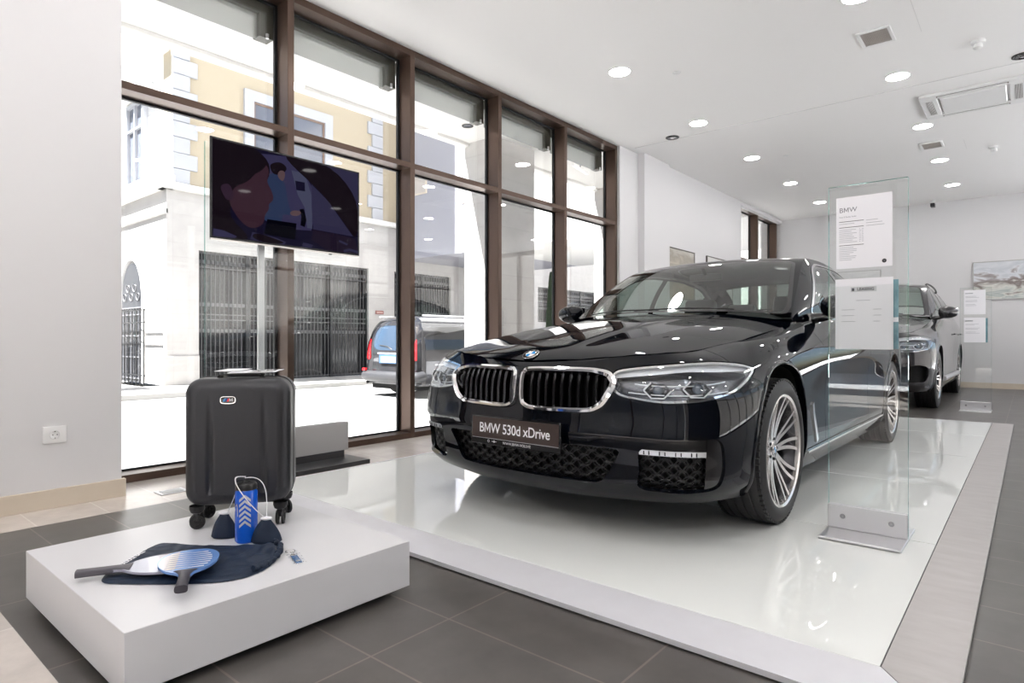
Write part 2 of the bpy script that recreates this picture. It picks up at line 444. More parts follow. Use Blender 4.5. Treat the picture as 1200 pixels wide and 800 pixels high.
def wheel(parent, x, y, r=.338, rim=.262, w=.245, side=1, pairs=10, name='wheel'):
    """local z axis = outward; built in place"""
    e = bpy.data.objects.new(name, None); link(e, parent); e.location = (x, y, r); e.rotation_euler = (-PI / 2 * side, 0, 0); e.empty_display_size = .1
    h = w / 2
    m = MB(); R = r
    prof = [(rim - .012, -h + .02), (rim + .005, -h + .004), (rim + .03, -h), (R - .035, -h + .002), (R - .012, -h + .016), (R - .002, -h + .035)]
    for gz in (-.06, -.02, .02, .06):
        z = gz * w / .245; prof += [(R, z - .007), (R - .007, z - .004), (R - .007, z + .004), (R, z + .007)]
    prof += [(R - .002, h - .035), (R - .012, h - .016), (R - .035, h - .002), (rim + .03, h), (rim + .008, h - .004), (rim - .004, h - .014), (rim - .012, h - .02)]
    m.lathe(prof, 96)
    # shoulder blocks
    for k in range(72):
        a = 2 * PI * k / 72
        for sg in (-1, 1):
            M = Matrix.Rotation(a, 4, 'Z'); z0 = sg * (h - .030)
            m.box((R - .010, -.0095, min(z0, z0 + sg * .016)), (R - .0005, .0095, max(z0, z0 + sg * .016)), M=M)
    m.build('tyre', M_RUB, e, sharp=30)
    # barrel and lip
    m = MB()
    m.lathe([(rim - .010, -h + .02), (rim - .03, -h + .05), (rim - .04, 0), (rim - .022, h - .045), (rim - .012, h - .026)], 64)
    m.build('rim_barrel', M_DSIL, e)
    m = MB()
    m.lathe([(rim - .014, h - .045), (rim - .012, h - .012), (rim - .002, h - .006), (rim + .004, h - .010), (rim, h - .02)], 80)
    hub_z = h - .058
    for k in range(pairs):
        for sg in (-1, 1):
            a0 = 2 * PI * (k + .5 * sg * .30) / pairs; a1 = 2 * PI * (k + .5 * sg * .34) / pairs
            P = []
            for t in np.linspace(0, 1, 9):
                rr = .050 + (rim - .012 - .050) * t
                a = a0 + (a1 - a0) * t + .05 * math.sin(PI * t) * (1 if k % 2 else -1)
                z = hub_z + (h - .016 - hub_z) * (t ** 1.6)
                P.append((rr * math.cos(a), rr * math.sin(a), z))
            V = []; F = []
            for i, p in enumerate(P):
                q = P[min(i + 1, 8)]; o = P[max(i - 1, 0)]; d = Vector((q[0] - o[0], q[1] - o[1], 0)).normalized(); c = Vector((-d.y, d.x, 0)) * (.0072 + .0025 * (1 - i / 8))
                pv = Vector(p); V += [pv - c, pv + c, pv + c * 1.25 - Vector((0, 0, .028)), pv - c * 1.25 - Vector((0, 0, .028))]
            for i in range(8):
                for q in range(4):
                    l = (q + 1) % 4; F.append((i * 4 + q, i * 4 + l, i * 4 + 4 + l, i * 4 + 4 + q))
            m.add(V, F)
    m.lathe([(.001, hub_z + .004), (.034, hub_z + .004), (.040, hub_z - .002), (.058, hub_z - .001), (.066, hub_z - .01), (.066, hub_z - .04)], 40)
    m.build('rim', M_SIL, e, sharp=30)
    m = MB()
    for k in range(5):
        a = 2 * PI * (k + .5) / 5; m.cyl((.05 * math.cos(a), .05 * math.sin(a), hub_z - .02), (.05 * math.cos(a), .05 * math.sin(a), hub_z + .004), .007, n=10)
    m.build('wheel_bolts', M_DSIL, e)
    m = MB(); m.lathe([(.06, -.03), (.17, -.03), (.17, -.005), (.06, -.005)], 48); m.lathe([(.001, .0), (.075, .0), (.08, -.03)], 32); m.build('brake_disc', M_STEEL, e)
    m = MB()
    for k in range(9):
        a = math.radians(150 + 60 * k / 8) * 1.0
        M = Matrix.Rotation(a, 4, 'Z'); m.box((.125, -.012, -.06), (.195, .012, .012), bev=.003, M=M)
    m.build('brake_caliper', M_CALI, e)
    m = MB(); roundel(m, basis((0, 0, hub_z + .0062), (0, 1, 0), (-1, 0, 0)), .028); m.build('centre_cap', [M_GBLK, M_CHR, M_BLUE, M_WHT], e)
    return e

def roundel(m, M, r):
    """blue and white quartered disc in a dark ring; material slots: 0 dark, 1 bright, 2 blue, 3 white"""
    m.mi = 1; m.lathe([(r * .94, -.002), (r, 0), (r * .97, .002), (r * .93, .0022)], 40, M)
    m.mi = 0; m.lathe([(r * .60, .0018), (r * .94, .0018)], 40, M)
    m.mi = 1; m.lathe([(r * .58, .0018), (r * .60, .0026), (r * .63, .0018)], 40, M)
    for k in range(4):
        m.mi = 2 if k % 2 == 0 else 3
        V = [(0, 0, .002)] + [(r * .59 * math.cos(PI / 2 * (k + i / 8)), r * .59 * math.sin(PI / 2 * (k + i / 8)), .002) for i in range(9)]
        m.add(V, [(0, i, i + 1) for i in range(1, 9)], M)
    V, F = text_geo('B', r * .33, bold=.002 * r); 
    m.mi = 3
    for ch, a in (('B', 135), ('M', 90), ('W', 45)):
        V, F = text_geo(ch, r * .34)
        m.add(V, F, M @ Matrix.Rotation(math.radians(a - 90), 4, 'Z') @ Matrix.Translation((0, r * .77, .0024)))
    m.mi = 0

def seat(root, x, y, w=.5):
    m = MB()
    m.box((x - .28, y - w / 2, .30), (x + .22, y + w / 2, .44), bev=.05, seg=3)
    M = Matrix.Translation((x - .26, y, .42)) @ Matrix.Rotation(-.25, 4, 'Y')
    m.box((-.07, -w / 2, 0), (.06, w / 2, .60), bev=.05, seg=3, M=M)
    s = m.build('front_seat' if x > -2 else 'rear_seat', M_SEAT, root)
    m = MB(); m.box((-.05, -.13, .64), (.05, .13, .80), bev=.035, seg=3, M=M); m.cyl((x - .40, y - .05, .97), (x - .42, y - .05, 1.07), .006, n=8); m.cyl((x - .40, y + .05, .97), (x - .42, y + .05, 1.07), .006, n=8)
    m.build('headrest', M_SEAT, s)

def build_car(cs, root, paint, kind='saloon', Rw=.338, rim=.262, AR=.388, AZ=.355, xr=-2.975, track=.812, detail=True):
    T = cs.tf
    def tz(z): return float(T(np.array([[[0., 0., z]]]))[0, 0, 2])
    g = .0022
    X = lambda A: A[:, 0]; Y = lambda A: A[:, 1]; Z = lambda A: A[:, 2]; S = lambda A: A[:, 6]
    su = kind != 'saloon'
    # outlines in (arc, height)
    so = cs.s_of
    def pl(pts): return [(so(x, y), tz(z)) for x, y, z in pts]
    HL = pl([(.84, .465, .728), (.80, .60, .748), (.69, .76, .762), (.52, .875, .767), (.36, .93, .757), (.265, .932, .739), (.28, .932, .722), (.40, .92, .674), (.52, .885, .635), (.67, .80, .607), (.77, .67, .597), (.84, .485, .622)])
    HL = rounded(HL)
    INC = rounded([(-.50, tz(.405)), (.50, tz(.405)), (.505, tz(.385)), (.43, tz(.262)), (.39, tz(.245)), (-.39, tz(.245)), (-.43, tz(.262)), (-.505, tz(.385))])
    if not su: INS = rounded(pl([(.82, .585, .412), (.70, .80, .470), (.60, .875, .455), (.575, .885, .33), (.60, .875, .250), (.74, .755, .232), (.82, .575, .236), (.815, .59, .32)]))
    else:
        INS = rounded(pl([(.82, .60, .44), (.70, .80, .47), (.60, .875, .445), (.575, .885, .37), (.62, .86, .29), (.74, .755, .285), (.82, .60, .285)]))
        INC = rounded([(-.50, tz(.40)), (.50, tz(.40)), (.47, tz(.27)), (-.47, tz(.27))])
    KID = rounded([(.018, .705), (.045, .725), (.37, .727), (.458, .716), (.490, .682), (.480, .645), (.434, .578), (.375, .550), (.07, .546), (.022, .570)])
    KID[:, 1] = [tz(z) for z in KID[:, 1]]
    inside = lambda P, gp=0.: (lambda A: sd_poly(np.abs(S(A)) if P is not INC else S(A), Z(A), P) + gp)
    outside = lambda P, gp=0.: (lambda A: -sd_poly(np.abs(S(A)) if P is not INC else S(A), Z(A), P) + gp)
    archf = lambda A: np.where(X(A) > -1.5, AR - np.hypot(X(A), Z(A) - AZ), -1)
    archr = lambda A: np.where(X(A) < -1.5, AR - np.hypot(X(A) - xr, Z(A) - AZ), -1)
    XB = .40
    B = cs.body
    # front bumper and nose
    h = B.clip(lambda A: XB + g - X(A), outside(HL, .003), outside(INS), outside(INC), outside(KID, -.004), archf, lambda A: np.where(S(A) > 1.6, 1., -1.))
    h.join(h.mirror()).rim(.022).build('front_bumper', paint, root)
    # lower intake honeycomb and backing
    def honey(P, name, offd, mirror=False, s0=None, s1=None, z0=None, z1=None, cell=.034):
        p = np.array(P); s0 = p[:, 0].min() if s0 is None else s0; s1 = p[:, 0].max(); z0 = p[:, 1].min(); z1 = p[:, 1].max() if z1 is None else z1
        for sg in ((1, -1) if mirror else (1,)):
            m = MB(); rr = cell * .60; r = 0; zz = z0
            while zz < z1 + cell * .4:
                ss = s0 + (cell * .9 if r % 2 else 0)
                while ss < s1 + cell:
                    hexp = [(ss + cell * .92 * math.cos(PI / 3 * k), zz + cell * .52 * math.sin(PI / 3 * k)) for k in range(6)]
                    inn = sd_poly(np.array([q[0] for q in hexp]), np.array([q[1] for q in hexp]), p).max()
                    cc = sd_poly(np.array([ss]), np.array([zz]), p)[0]
                    if cc < .012:
                        for k in range(6):
                            a, b = hexp[k], hexp[(k + 1) % 6]
                            if k in (0, 1, 2) or True:
                                Q, N = cs.at([a[0], b[0]], [a[1], b[1]], -offd)
                                if sg < 0: Q[:, 1] *= -1; N[:, 1] *= -1
                                n = Vector(N[0]); d = (Vector(Q[1]) - Vector(Q[0]))
                                if d.length < 1e-5: continue
                                d.normalize(); c = n.cross(d) * .0024
                                qa, qb = Vector(Q[0]), Vector(Q[1]); ex = n * .012
                                m.add([qa - c, qa + c, qb + c, qb - c, qa - c - ex, qa + c - ex, qb + c - ex, qb - c - ex], [(0, 1, 2, 3), (0, 4, 5, 1), (2, 6, 7, 3), (0, 3, 7, 4), (1, 5, 6, 2)])
                    ss += cell * 1.8
                zz += cell * .50; r += 1
            m.build(name, M_HEX, root, smooth=False)
    if detail:
        honey(INC, 'intake_grille', .032, z1=tz(.395), cell=.042); honey(INS, 'side_intake_grille', .038, True, z1=tz(.378), cell=.042)
    back = B.clip(lambda A: S(A) - 1.25, lambda A: tz(.22) - Z(A), lambda A: Z(A) - tz(.73)).off(-.062); back.join(back.mirror()).build('grille_backing', M_DARK, root)
    # fender, doors, quarter, rear
    z_s = tz(.285)
    def sidepanel(name, *f, hi=None, **k):
        for sf in both(B.clip(*f)):
            o = sf.rim(.02).build(name, paint, root)
            if hi: hi(o, sf)
    sidepanel('front_fender', lambda A: X(A) - XB + g, lambda A: -.80 + g - X(A), lambda A: -Y(A) + .3, outside(HL, .003), archf, lambda A: np.where(X(A) < -.3, z_s - Z(A) + g, -1))
    sidepanel('side_skirt', lambda A: X(A) + .30, lambda A: -2.72 - X(A), lambda A: Z(A) - z_s + g, archf, archr, lambda A: -Y(A) + .3)
    DB = lambda A: X(A) + .80 + g   # front door starts
    def handle(x0):
        def f(o, sf):
            sg = 1 if sf.A[:, 1].mean() > 0 else -1
            m = MB(); zz = tz(.80); P, N = cs.at([so(x0 + .10 - .2 * t, .934) for t in np.linspace(0, 1, 7)], zz, 0.)
            P[:, 1] *= sg; pts = [(p[0], p[1] + sg * (.008 + .022 * math.sin(PI * min(max(t, .12), .88))), p[2]) for p, t in zip(P, np.linspace(0, 1, 7))]
            m.tube(pts, .011, 8); m.build('door_handle', paint, o)
        return f
    sidepanel('front_door', DB, lambda A: -2.0 + g - X(A), lambda A: z_s - Z(A) + g, hi=handle(-1.86))
    sidepanel('rear_door', lambda A: X(A) + 2.0 + g, lambda A: -2.93 + g - X(A), lambda A: z_s - Z(A) + g, lambda A: AR + .03 - np.hypot(X(A) - xr, Z(A) - AZ), hi=handle(-2.78))
    h = B.clip(lambda A: np.minimum(X(A) + 2.93 + g, np.where(X(A) < -2.3, np.hypot(X(A) - xr, Z(A) - AZ) - AR - .03 + 2 * g, 1)), archr, lambda A: X(A) + 2.5, lambda A: np.where(X(A) > -2.95, z_s - Z(A), -1))
    h.join(h.mirror()).build('rear_quarter_panels', paint, root)
    # wheel-arch lips (painted flare)
    for wx in (0, xr):
        for sg in (1, -1):
            m = MB(); P = []; N = []
            for a in np.linspace(math.radians(-22), math.radians(202), 60):
                x = wx + (AR + .004) * math.cos(a); z = AZ + (AR + .004) * math.sin(a)
                if z < tz(.19): continue
                q, n = cs.at(so(x, .934) if x > -3.9 else so(x, .9), z, .001)
                # slide along so that x is honoured
                q = q[0]; n = n[0]; q[0] = x; P.append((q[0], q[1] * sg, q[2])); N.append((n[0], n[1] * sg, n[2]))
            m.sweep(P, N, [(-.006, -.004), (-.006, .004), (.0, .006), (.010, .004), (.016, -.002), (.016, -.03), (-.006, -.03)], closed=False)
            m.build('wheel_arch_lip', paint, root)
            m = MB(); M = Matrix.Translation((wx, 0, AZ)) @ Matrix.Rotation(PI / 2, 4, 'X')
            m.lathe([(AR + .01, -sg * .90), (AR + .015, -sg * .55), (.05, -sg * .54)], 40, M, a0=-.3, a1=PI + .3); m.build('wheel_well', M_DARK, root)
    # bonnet
    HOODP = [(.780, 0), (.759, .29), (.709, .472), (.648, .594), (.536, .672), (.416, .697), (.236, .710), (.017, .742), (-.35, .757), (-.79, .765), (-.86, .748), (-.82, .66), (-.74, .5), (-.64, .25), (-.60, 0)]
    HP = HOODP + [(x, -y) for x, y in HOODP[::-1][1:-1]]
    HPd = curve(np.array([(a, b, 0) for a, b in HP]), 160, closed=True)[:, :2]
    xs = np.r_[np.linspace(.80, .5, 40), np.linspace(.49, -.95, 90)]; ys = np.linspace(-.8, .8, 121)
    XX, YY = np.meshgrid(xs, ys, indexing='ij'); ZZ = cs.zhood(XX.ravel(), YY.ravel()).reshape(XX.shape)
    Gh = np.stack([XX, YY, ZZ], 2); HS = Surf.grid(Gh, flip=False)
    if HS.A[len(HS.A) // 2][5] < 0: HS = Surf.grid(Gh, flip=True)
    hoodm = HS.clip(lambda A: sd_poly(A[:, 0], A[:, 1], HP) + .002)
    def tfS(sf):
        A = sf.A.copy(); A[:, :3] = T(A[None, :, :3])[0]; k = tz(1.) / 1.; A[:, 5] /= k; A[:, 3:6] /= np.linalg.norm(A[:, 3:6], axis=1, keepdims=True); return Surf(A, sf.F)
    hood = tfS(hoodm).rim(.02).build('bonnet', paint, root)
    # cowl under the windscreen foot
    m = MB(); V = []; F = []
    ysx = np.linspace(-.74, .74, 25)
    for y in ysx:
        xr_ = -.59 - .20 * (abs(y) / .74) ** 2; z = float(cs.zhood(np.array([xr_ + .02]), np.array([y]))[0])
        for dx, dz in ((.06, -.035), (-.02, -.015), (-.10, .0)): V.append(T(np.array([[[xr_ + dx, y, z + dz]]]))[0, 0])
    m.add(V, grid_faces(25, 3)); m.build('cowl_panel', M_BLK, root)
    # greenhouse
    C = np.array([(x, 0, z) for x, z in cs.C]); E = np.array(cs.E)
    if su:
        C[6:, 2] = [1.452, 1.44, 1.36, 1.24]; C[6:, 0] = [-2.95, -3.35, -3.62, -3.85]; E[6:] = [(-2.95, .60, 1.40), (-3.3, .60, 1.38), (-3.6, .61, 1.28), (-3.8, .66, 1.12)]
    tk = np.r_[0, np.cumsum(np.linalg.norm(np.diff(C, axis=0), axis=1))]; te = np.linspace(0, tk[-1], 150); W = spl(tk, te)
    Cc = W @ C; Ee = W @ E
    v = np.linspace(-1, 1, 61); Gt = np.zeros((150, 61, 3))
    for j, q in enumerate(v):
        a = abs(q); Gt[:, j, 0] = Cc[:, 0] + (Ee[:, 0] - Cc[:, 0]) * a ** 2.1; Gt[:, j, 1] = Ee[:, 1] * q; Gt[:, j, 2] = Cc[:, 2] + (Ee[:, 2] - Cc[:, 2]) * a ** 2.6
    Uv = np.broadcast_to(te[:, None], (150, 61)); Gt = T(Gt)
    TS = Surf.grid(Gt, Uv.copy()); 
    if TS.A[len(TS.A) // 2][5] < 0: TS = Surf.grid(Gt, Uv.copy(), flip=True)
    # windscreen outline in (y, u)
    uh = tk[2]; ur0, ur1 = tk[7] + .02, tk[9] - .04
    nar = lambda A: np.interp(A[:, 6], te, Ee[:, 1])
    WS = lambda A: np.maximum(sd_poly(A[:, 1] / np.maximum(nar(A), .1) * .66, A[:, 6], np.array([(-.62, .03), (.62, .03), (.63, .10), (.60, uh - .06), (.56, uh - .01), (-.56, uh - .01), (-.60, uh - .06), (-.63, .10)])), -10)
    RS = lambda A: sd_poly(A[:, 1] / np.maximum(nar(A), .1) * .66, A[:, 6], np.array([(-.56, ur0), (.56, ur0), (.60, ur1), (-.60, ur1)]))
    TS.clip(WS).build('windscreen', M_WGL, root)
    TS.clip(lambda A: -WS(A), lambda A: np.where(A[:, 6] < uh + .2, WS(A) - .022, 1.)).build('windscreen_border', M_GBLK, root)
    TS.clip(RS).build('rear_window', M_SGL, root)
    roof = TS.clip(lambda A: -np.where(A[:, 6] < uh + .2, WS(A) - .022, 1.), lambda A: -RS(A), lambda A: np.where(A[:, 6] < .03, 1., -1.))
    roof.build('roof', paint, root)
    # sides of the greenhouse
    top8 = cs.G[-1]; n = 100; v2 = np.linspace(0, 1, 36); xb = Ee[:, 0]
    e0 = np.searchsorted(-cs.G[-1][:, 0], .7)
    xs8 = cs.G[-1][:, 0]; order = np.argsort(xs8); bx, by, bz = xs8[order], cs.G[-1][order, 1], cs.G[-1][order, 2]
    sel = np.linspace(0, 149, 120).astype(int); Gs = np.zeros((120, 36, 3)); EeT = T(Ee[None])[0]
    for r, i in enumerate(sel):
        e = EeT[i]; frac = i / 149.; x1 = e[0] + .06 * (1 - frac) - .06 * frac
        x1 = max(x1, -3.66)
        b = np.array([x1, np.interp(x1, bx, by), np.interp(x1, bx, bz)])
        for c, q in enumerate(v2):
            p = e * (1 - q) + b * q; p = p.copy(); p[1] += .035 * math.sin(PI * q) ** 1. * min(1, (e[2] - b[2]) * 3); Gs[r, c] = p
    SS = Surf.grid(Gs)
    if SS.A[len(SS.A) // 2][4] < 0: SS = Surf.grid(Gs, flip=True)
    DLO = rounded([(x, tz(z)) for x, z in [(-.985, .992), (-1.19, 1.155), (-1.46, 1.330), (-1.70, 1.385), (-2.3, 1.395), (-2.75, 1.345), (-3.12, 1.215), (-3.28, 1.11), (-3.22, 1.055), (-2.1, 1.018)]] if not su else
                  [(x, tz(z)) for x, z in [(-.985, .992), (-1.19, 1.15), (-1.46, 1.325), (-1.72, 1.375), (-2.3, 1.385), (-3.0, 1.36), (-3.4, 1.28), (-3.5, 1.11), (-3.4, 1.055), (-2.1, 1.018)]])
    fd = lambda A: sd_poly(A[:, 0], A[:, 2], DLO)
    trim_m = M_CHR
    for sf in both(SS):
        sf.clip(lambda A: -fd(A) + .016).build('pillar_panel', paint, root)
        sf.clip(fd, lambda A: -fd(A) - .016).join(Surf(np.zeros((0, 7)), [])).build('window_seal', M_GBLK, root)
        ring = sf.clip(lambda A: fd(A) - .016, lambda A: -fd(A)).off(.003); ring.build('window_trim', trim_m, root)
        post = lambda A: np.minimum(np.minimum(np.abs(A[:, 0] + 2.0) - .045, np.abs(A[:, 0] + 2.93) - .03), 1)
        gz = sf.clip(lambda A: fd(A) + .016)
        gz.clip(lambda A: -post(A)).build('side_window', M_SGL, root)
        gz.clip(post).off(.002).build('window_post', M_GBLK, root)
    # boot lid
    V = []; rows = [i for i in range(cs.G.shape[1]) if cs.G[-1][i, 0] < -3.42]
    G8 = cs.G[-1][rows]
    Gd = np.zeros((len(rows), 21, 3))
    for r, p in enumerate(G8):
        for c, q in enumerate(np.linspace(-1, 1, 21)): Gd[r, c] = (p[0], p[1] * q, p[2] + (.05 if not su else .0) * (1 - abs(q) ** 2.5) * min(1, (p[0] + 4.05) / .3))
    DS = Surf.grid(Gd)
    if DS.A[len(DS.A) // 2][5] < 0: DS = Surf.grid(Gd, flip=True)
    DS.build('boot_lid', paint, root)
    # underside
    m = MB(); under = [tuple(cs.G[0, i, :2]) for i in range(0, cs.G.shape[1], 4)]; zz = float(cs.G[0, :, 2].min()) + .012
    poly = under + [(x, -y) for x, y in under[::-1]]
    keep = [(x, y) for x, y in poly]; zb = tz(.235)
    m.box((-3.9, -.52, zb - .05), (.70, .52, zb)); m.box((-2.5, -.86, zb - .05), (-.45, .86, zb)); m.build('underbody', M_DARK, root)
    # kidneys
    for sg in (1, -1):
        P, N = cs.at(KID[:, 0] * 1., KID[:, 1], 0.004)
        P[:, 1] *= sg; N[:, 1] *= sg
        if sg < 0: P = P[::-1]; N = N[::-1]
        m = MB(); cw = .011
        ctr = P.mean(0)
        V = []; F = []; k_ = len(P)
        for i in range(k_):
            t = (Vector(P[(i + 1) % k_]) - Vector(P[i - 1])).normalized(); nn = Vector(N[i]); c = nn.cross(t).normalized()
            if c.dot(Vector(ctr) - Vector(P[i])) < 0: c = -c      # c points to the middle of the opening
            wd = 1. + .9 * min(max((abs(P[i][1]) - .36) / .10, 0), 1) * (1 if P[i][2] < tz(.735) else .6)
            for a, b_ in [(-.008, -.02), (-.008, .006), (-.004, .014), (.006 * wd, .016), (.013 * wd, .008), (.014 * wd, -.02)]: V.append(Vector(P[i]) + c * a + nn * b_)
        for i in range(k_):
            j = (i + 1) % k_
            for q in range(6): l = (q + 1) % 6; F.append((i * 6 + q, i * 6 + l, j * 6 + l, j * 6 + q))
        m.add(V, F)
        # the outer end of the frame is broader
        fr = m.build('kidney_frame', M_CHR, root)
        m = MB(); smin, smax = .04, .455; nsl = 10
        for k in range(nsl):
            sc = smin + (smax - smin) * (k + .5) / nsl
            zz = np.linspace(tz(.535), tz(.735), 60); ins = sd_poly(np.full(60, sc), zz, KID) < -.004
            if not ins.any(): continue
            z0, z1 = zz[ins][0], zz[ins][-1]; zz = np.linspace(z0, z1, 10)
            Pq, Nq = cs.at(np.full(10, sc), zz, -.006); Pq[:, 1] *= sg; Nq[:, 1] *= sg
            bow = -.010 * (1 - ((zz - z0) / (z1 - z0) * 2 - 1) ** 2)
            pts = Pq; V = []; F = []
            for i in range(10):
                p = Vector(pts[i]); nn = Vector(Nq[i]); sd = Vector((0, 1, 0)); p = p + nn * float(-bow[i] * 0 - .002)
                V += [p - sd * .0075 - nn * .004, p - sd * .003, p + sd * .003, p + sd * .0075 - nn * .004, p + sd * .009 - nn * .045, p - sd * .009 - nn * .045]
            for i in range(9):
                for q in range(6):
                    l = (q + 1) % 6; F.append((i * 6 + q, i * 6 + l, i * 6 + 6 + l, i * 6 + 6 + q))
            m.add(V, F)
        m.build('grille_slats', M_GSL, fr)
    # headlights
    for sg in (1, -1):
        lens = B.clip(lambda A: sd_poly(S(A), Z(A), HL) + .001, lambda A: -Y(A) + .2)
        hs = B.clip(lambda A: sd_poly(S(A), Z(A), HL) - .004, lambda A: -Y(A) + .2).off(-.055)
        band = B.clip(lambda A: sd_poly(S(A), Z(A), HL), lambda A: -sd_poly(S(A), Z(A), HL) - .009, lambda A: -Y(A) + .2).off(-.004)
        topz = lambda A: np.interp(S(A), [HL[:, 0].min(), so(.69, .76), HL[:, 0].max()], [tz(.716), tz(.750), tz(.748)])
        brow = B.clip(lambda A: sd_poly(S(A), Z(A), HL) + .002, lambda A: topz(A) - .016 - Z(A), lambda A: -Y(A) + .2).off(-.018)
        wall = B.clip(lambda A: sd_poly(S(A), Z(A), HL) + .0015, lambda A: -Y(A) + .2).off(-.003)
        def sid(q): return q if sg > 0 else q.mirror()
        L = sid(lens).build('headlight', M_LENS, root)
        sid(hs).build('lamp_housing', M_LHOUSE, L); sid(band).build('lamp_bezel', M_CHR, L)
        sid(brow).build('lamp_brow', M_WHITE_L, L)
        # side walls of the housing
        m = MB(); P, N = cs.at(HL[:, 0], HL[:, 1], -.004); P2, _ = cs.at(HL[:, 0], HL[:, 1], -.058); P[:, 1] *= sg; P2[:, 1] *= sg
        k = len(P); m.add(list(P) + list(P2), [(i, (i + 1) % k, k + (i + 1) % k, k + i) for i in range(k)]); m.build('lamp_wall', M_WHITE_L, L)
        for (sx, sy, zc, rr) in ((.785, .66, .655, .036), (.67, .82, .665, .036)):
            c, n = cs.at(so(sx, sy), tz(zc), -.028); c = c[0]; n = n[0]; c[1] *= sg; n = np.array([.94, sg * .34, 0]); n /= np.linalg.norm(n)
            xx = Vector((-n[1], n[0], 0)); M = basis(c, xx, (0, 0, 1))
            m = MB(); m.ell((0, 0, -.012), (rr * .62, rr * .62, rr * .42), M=M); pj = m.build('projector', M_LGL, L)
            m = MB(); hx = [(rr * 1.35 * math.cos(PI / 3 * q) * (1.0 if q % 3 else 1.12), rr * .98 * math.sin(PI / 3 * q)) for q in range(6)]
            V = [M @ Vector((x_ * k2, y_ * k2, z_)) for z_, k2 in ((.004, 1.), (.006, .90), (-.022, .68)) for x_, y_ in hx]
            m.add(V, [(j * 6 + q, j * 6 + (q + 1) % 6, (j + 1) * 6 + (q + 1) % 6, (j + 1) * 6 + q) for j in range(2) for q in range(6)]); m.build('projector_bezel', M_LHOUSE, L)
            m = MB()
            for lo_, hi_ in ((3, 6.0), ):
                pts = [M @ Vector((x_ * 1.04, y_ * 1.06, .008)) for x_, y_ in [hx[q % 6] for q in range(3, 7)]]
                m.tube(pts, .0036, 6)
            m.tube([M @ Vector((hx[2][0] * 1.1, hx[2][1] * 1.06, .008)), M @ Vector((hx[3][0] * 1.04, 0, .008))], .0036, 6)
            m.build('daylight_guide', M_WHITE_L, L)
        m = MB()
        for q in range(2):
            zc = .640 + q * .040
            P, N = cs.at([so(.80 - .03 * q, .53 + .02 * q), so(.75, .70), so(.62, .855), so(.50, .895)], [tz(zc), tz(zc - .006), tz(zc + .004), tz(zc + .016)], -.035 + .006 * q)
            P[:, 1] *= sg; m.tube(curve(P, 16), .0028, 6)
        m.build('light_guides', M_WHITE_L, L)
        # fog lamp
        if not su:
            P, N = cs.at(np.linspace(so(.82, .59), so(.66, .835), 14), tz(.405), -.010); P[:, 1] *= sg; N[:, 1] *= sg
            Q, _ = cs.at(np.linspace(so(.82, .59), so(.66, .835), 14), tz(.383), -.010); Q[:, 1] *= sg
            m = MB(); V = []; 
            for a, b, n_ in zip(P, Q, N):
                a = Vector(a); b = Vector(b); n_ = Vector(n_); V += [a, b, b - n_ * .03, a - n_ * .03]
            F = []
            for i in range(13):
                for q in range(4):
                    l = (q + 1) % 4; F.append((i * 4 + q, i * 4 + l, i * 4 + 4 + l, i * 4 + 4 + q))
            F += [(0, 1, 2, 3), (52, 55, 54, 53)]
            m.add(V, F); fo = m.build('fog_lamp', M_FOG, root, sharp=20)
            m = MB()
            for i in (1, 2, 4, 5, 7, 8, 10, 11):
                a = Vector(P[i]); b = Vector(Q[i]); n_ = Vector(N[i]); c = (a + b) / 2 + n_ * .001
                m.box((-.0028, -.0075, -.001), (.0014, .0075, .003), M=basis(c, (Vector(P[i + 1]) - a), (0, 0, 1)))
            m.build('fog_led', M_DSIL, fo)
            hs2 = B.clip(inside(INS), lambda A: tz(.405) - Z(A), lambda A: -Y(A)).off(-.012); sid(hs2).build('intake_brow', M_GBLK, root)
            # outer blade of the side intake
            oz = B.clip(inside(INS, .002), lambda A: so(.66, .838) - S(A)).off(-.010); sid(oz).build('intake_blade', M_GBLK, root)
    # emblem on the bonnet
    zc = float(cs.zhood(np.array([.742]), np.array([0.]))[0]); zd = float(cs.zhood(np.array([.70]), np.array([0.]))[0]); 
    p0 = T(np.array([[[.742, 0, zc]]]))[0, 0]; sl = Vector((-.042, 0, (zd - zc) * tz(1)))
    m = MB(); roundel(m, basis((p0[0] + .002, 0, p0[2] + .003), (0, 1, 0), sl), .042); m.build('bonnet_emblem', [M_GBLK, M_CHR, M_BLUE, M_WHT], root)
    # mirrors
    for sg in (1, -1):
        m = MB(); bm = bmesh.new(); bmesh.ops.create_uvsphere(bm, u_segments=28, v_segments=18, radius=1)
        cz = tz(1.055); hz_ = .068 if not su else .085
        for vv in bm.verts:
            a, b, c = vv.co; a_ = a if a > 0 else a * .35
            q = abs(c) ** .8 * (1 if c > 0 else -1); yy = abs(b) ** .85 * (1 if b > 0 else -1)
            vv.co = Vector((-1.00 + a_ * .095 - .02 * yy * 1, sg * (.965 + yy * .118), cz + q * hz_ * (1 - .12 * yy)))
        m.bm(bm); mr = m.build('side_mirror', paint, root, sharp=60)
        m = MB(); m.tube([(-.99, sg * .80, tz(.985)), (-.99, sg * .86, tz(.992)), (-.995, sg * .92, tz(1.005))], [.034, .026, .022], 12); m.build('mirror_stem', M_GBLK, mr)
        m = MB(); m.box((-1.040, sg * .965 - .10, cz - .055), (-1.034, sg * .965 + .10, cz + .055), bev=.002); m.build('mirror_glass', M_CHR, mr)
    # wheels
    for sg in (1, -1):
        for wx in (0, xr): wheel(root, wx, track * sg, Rw, rim, side=sg)
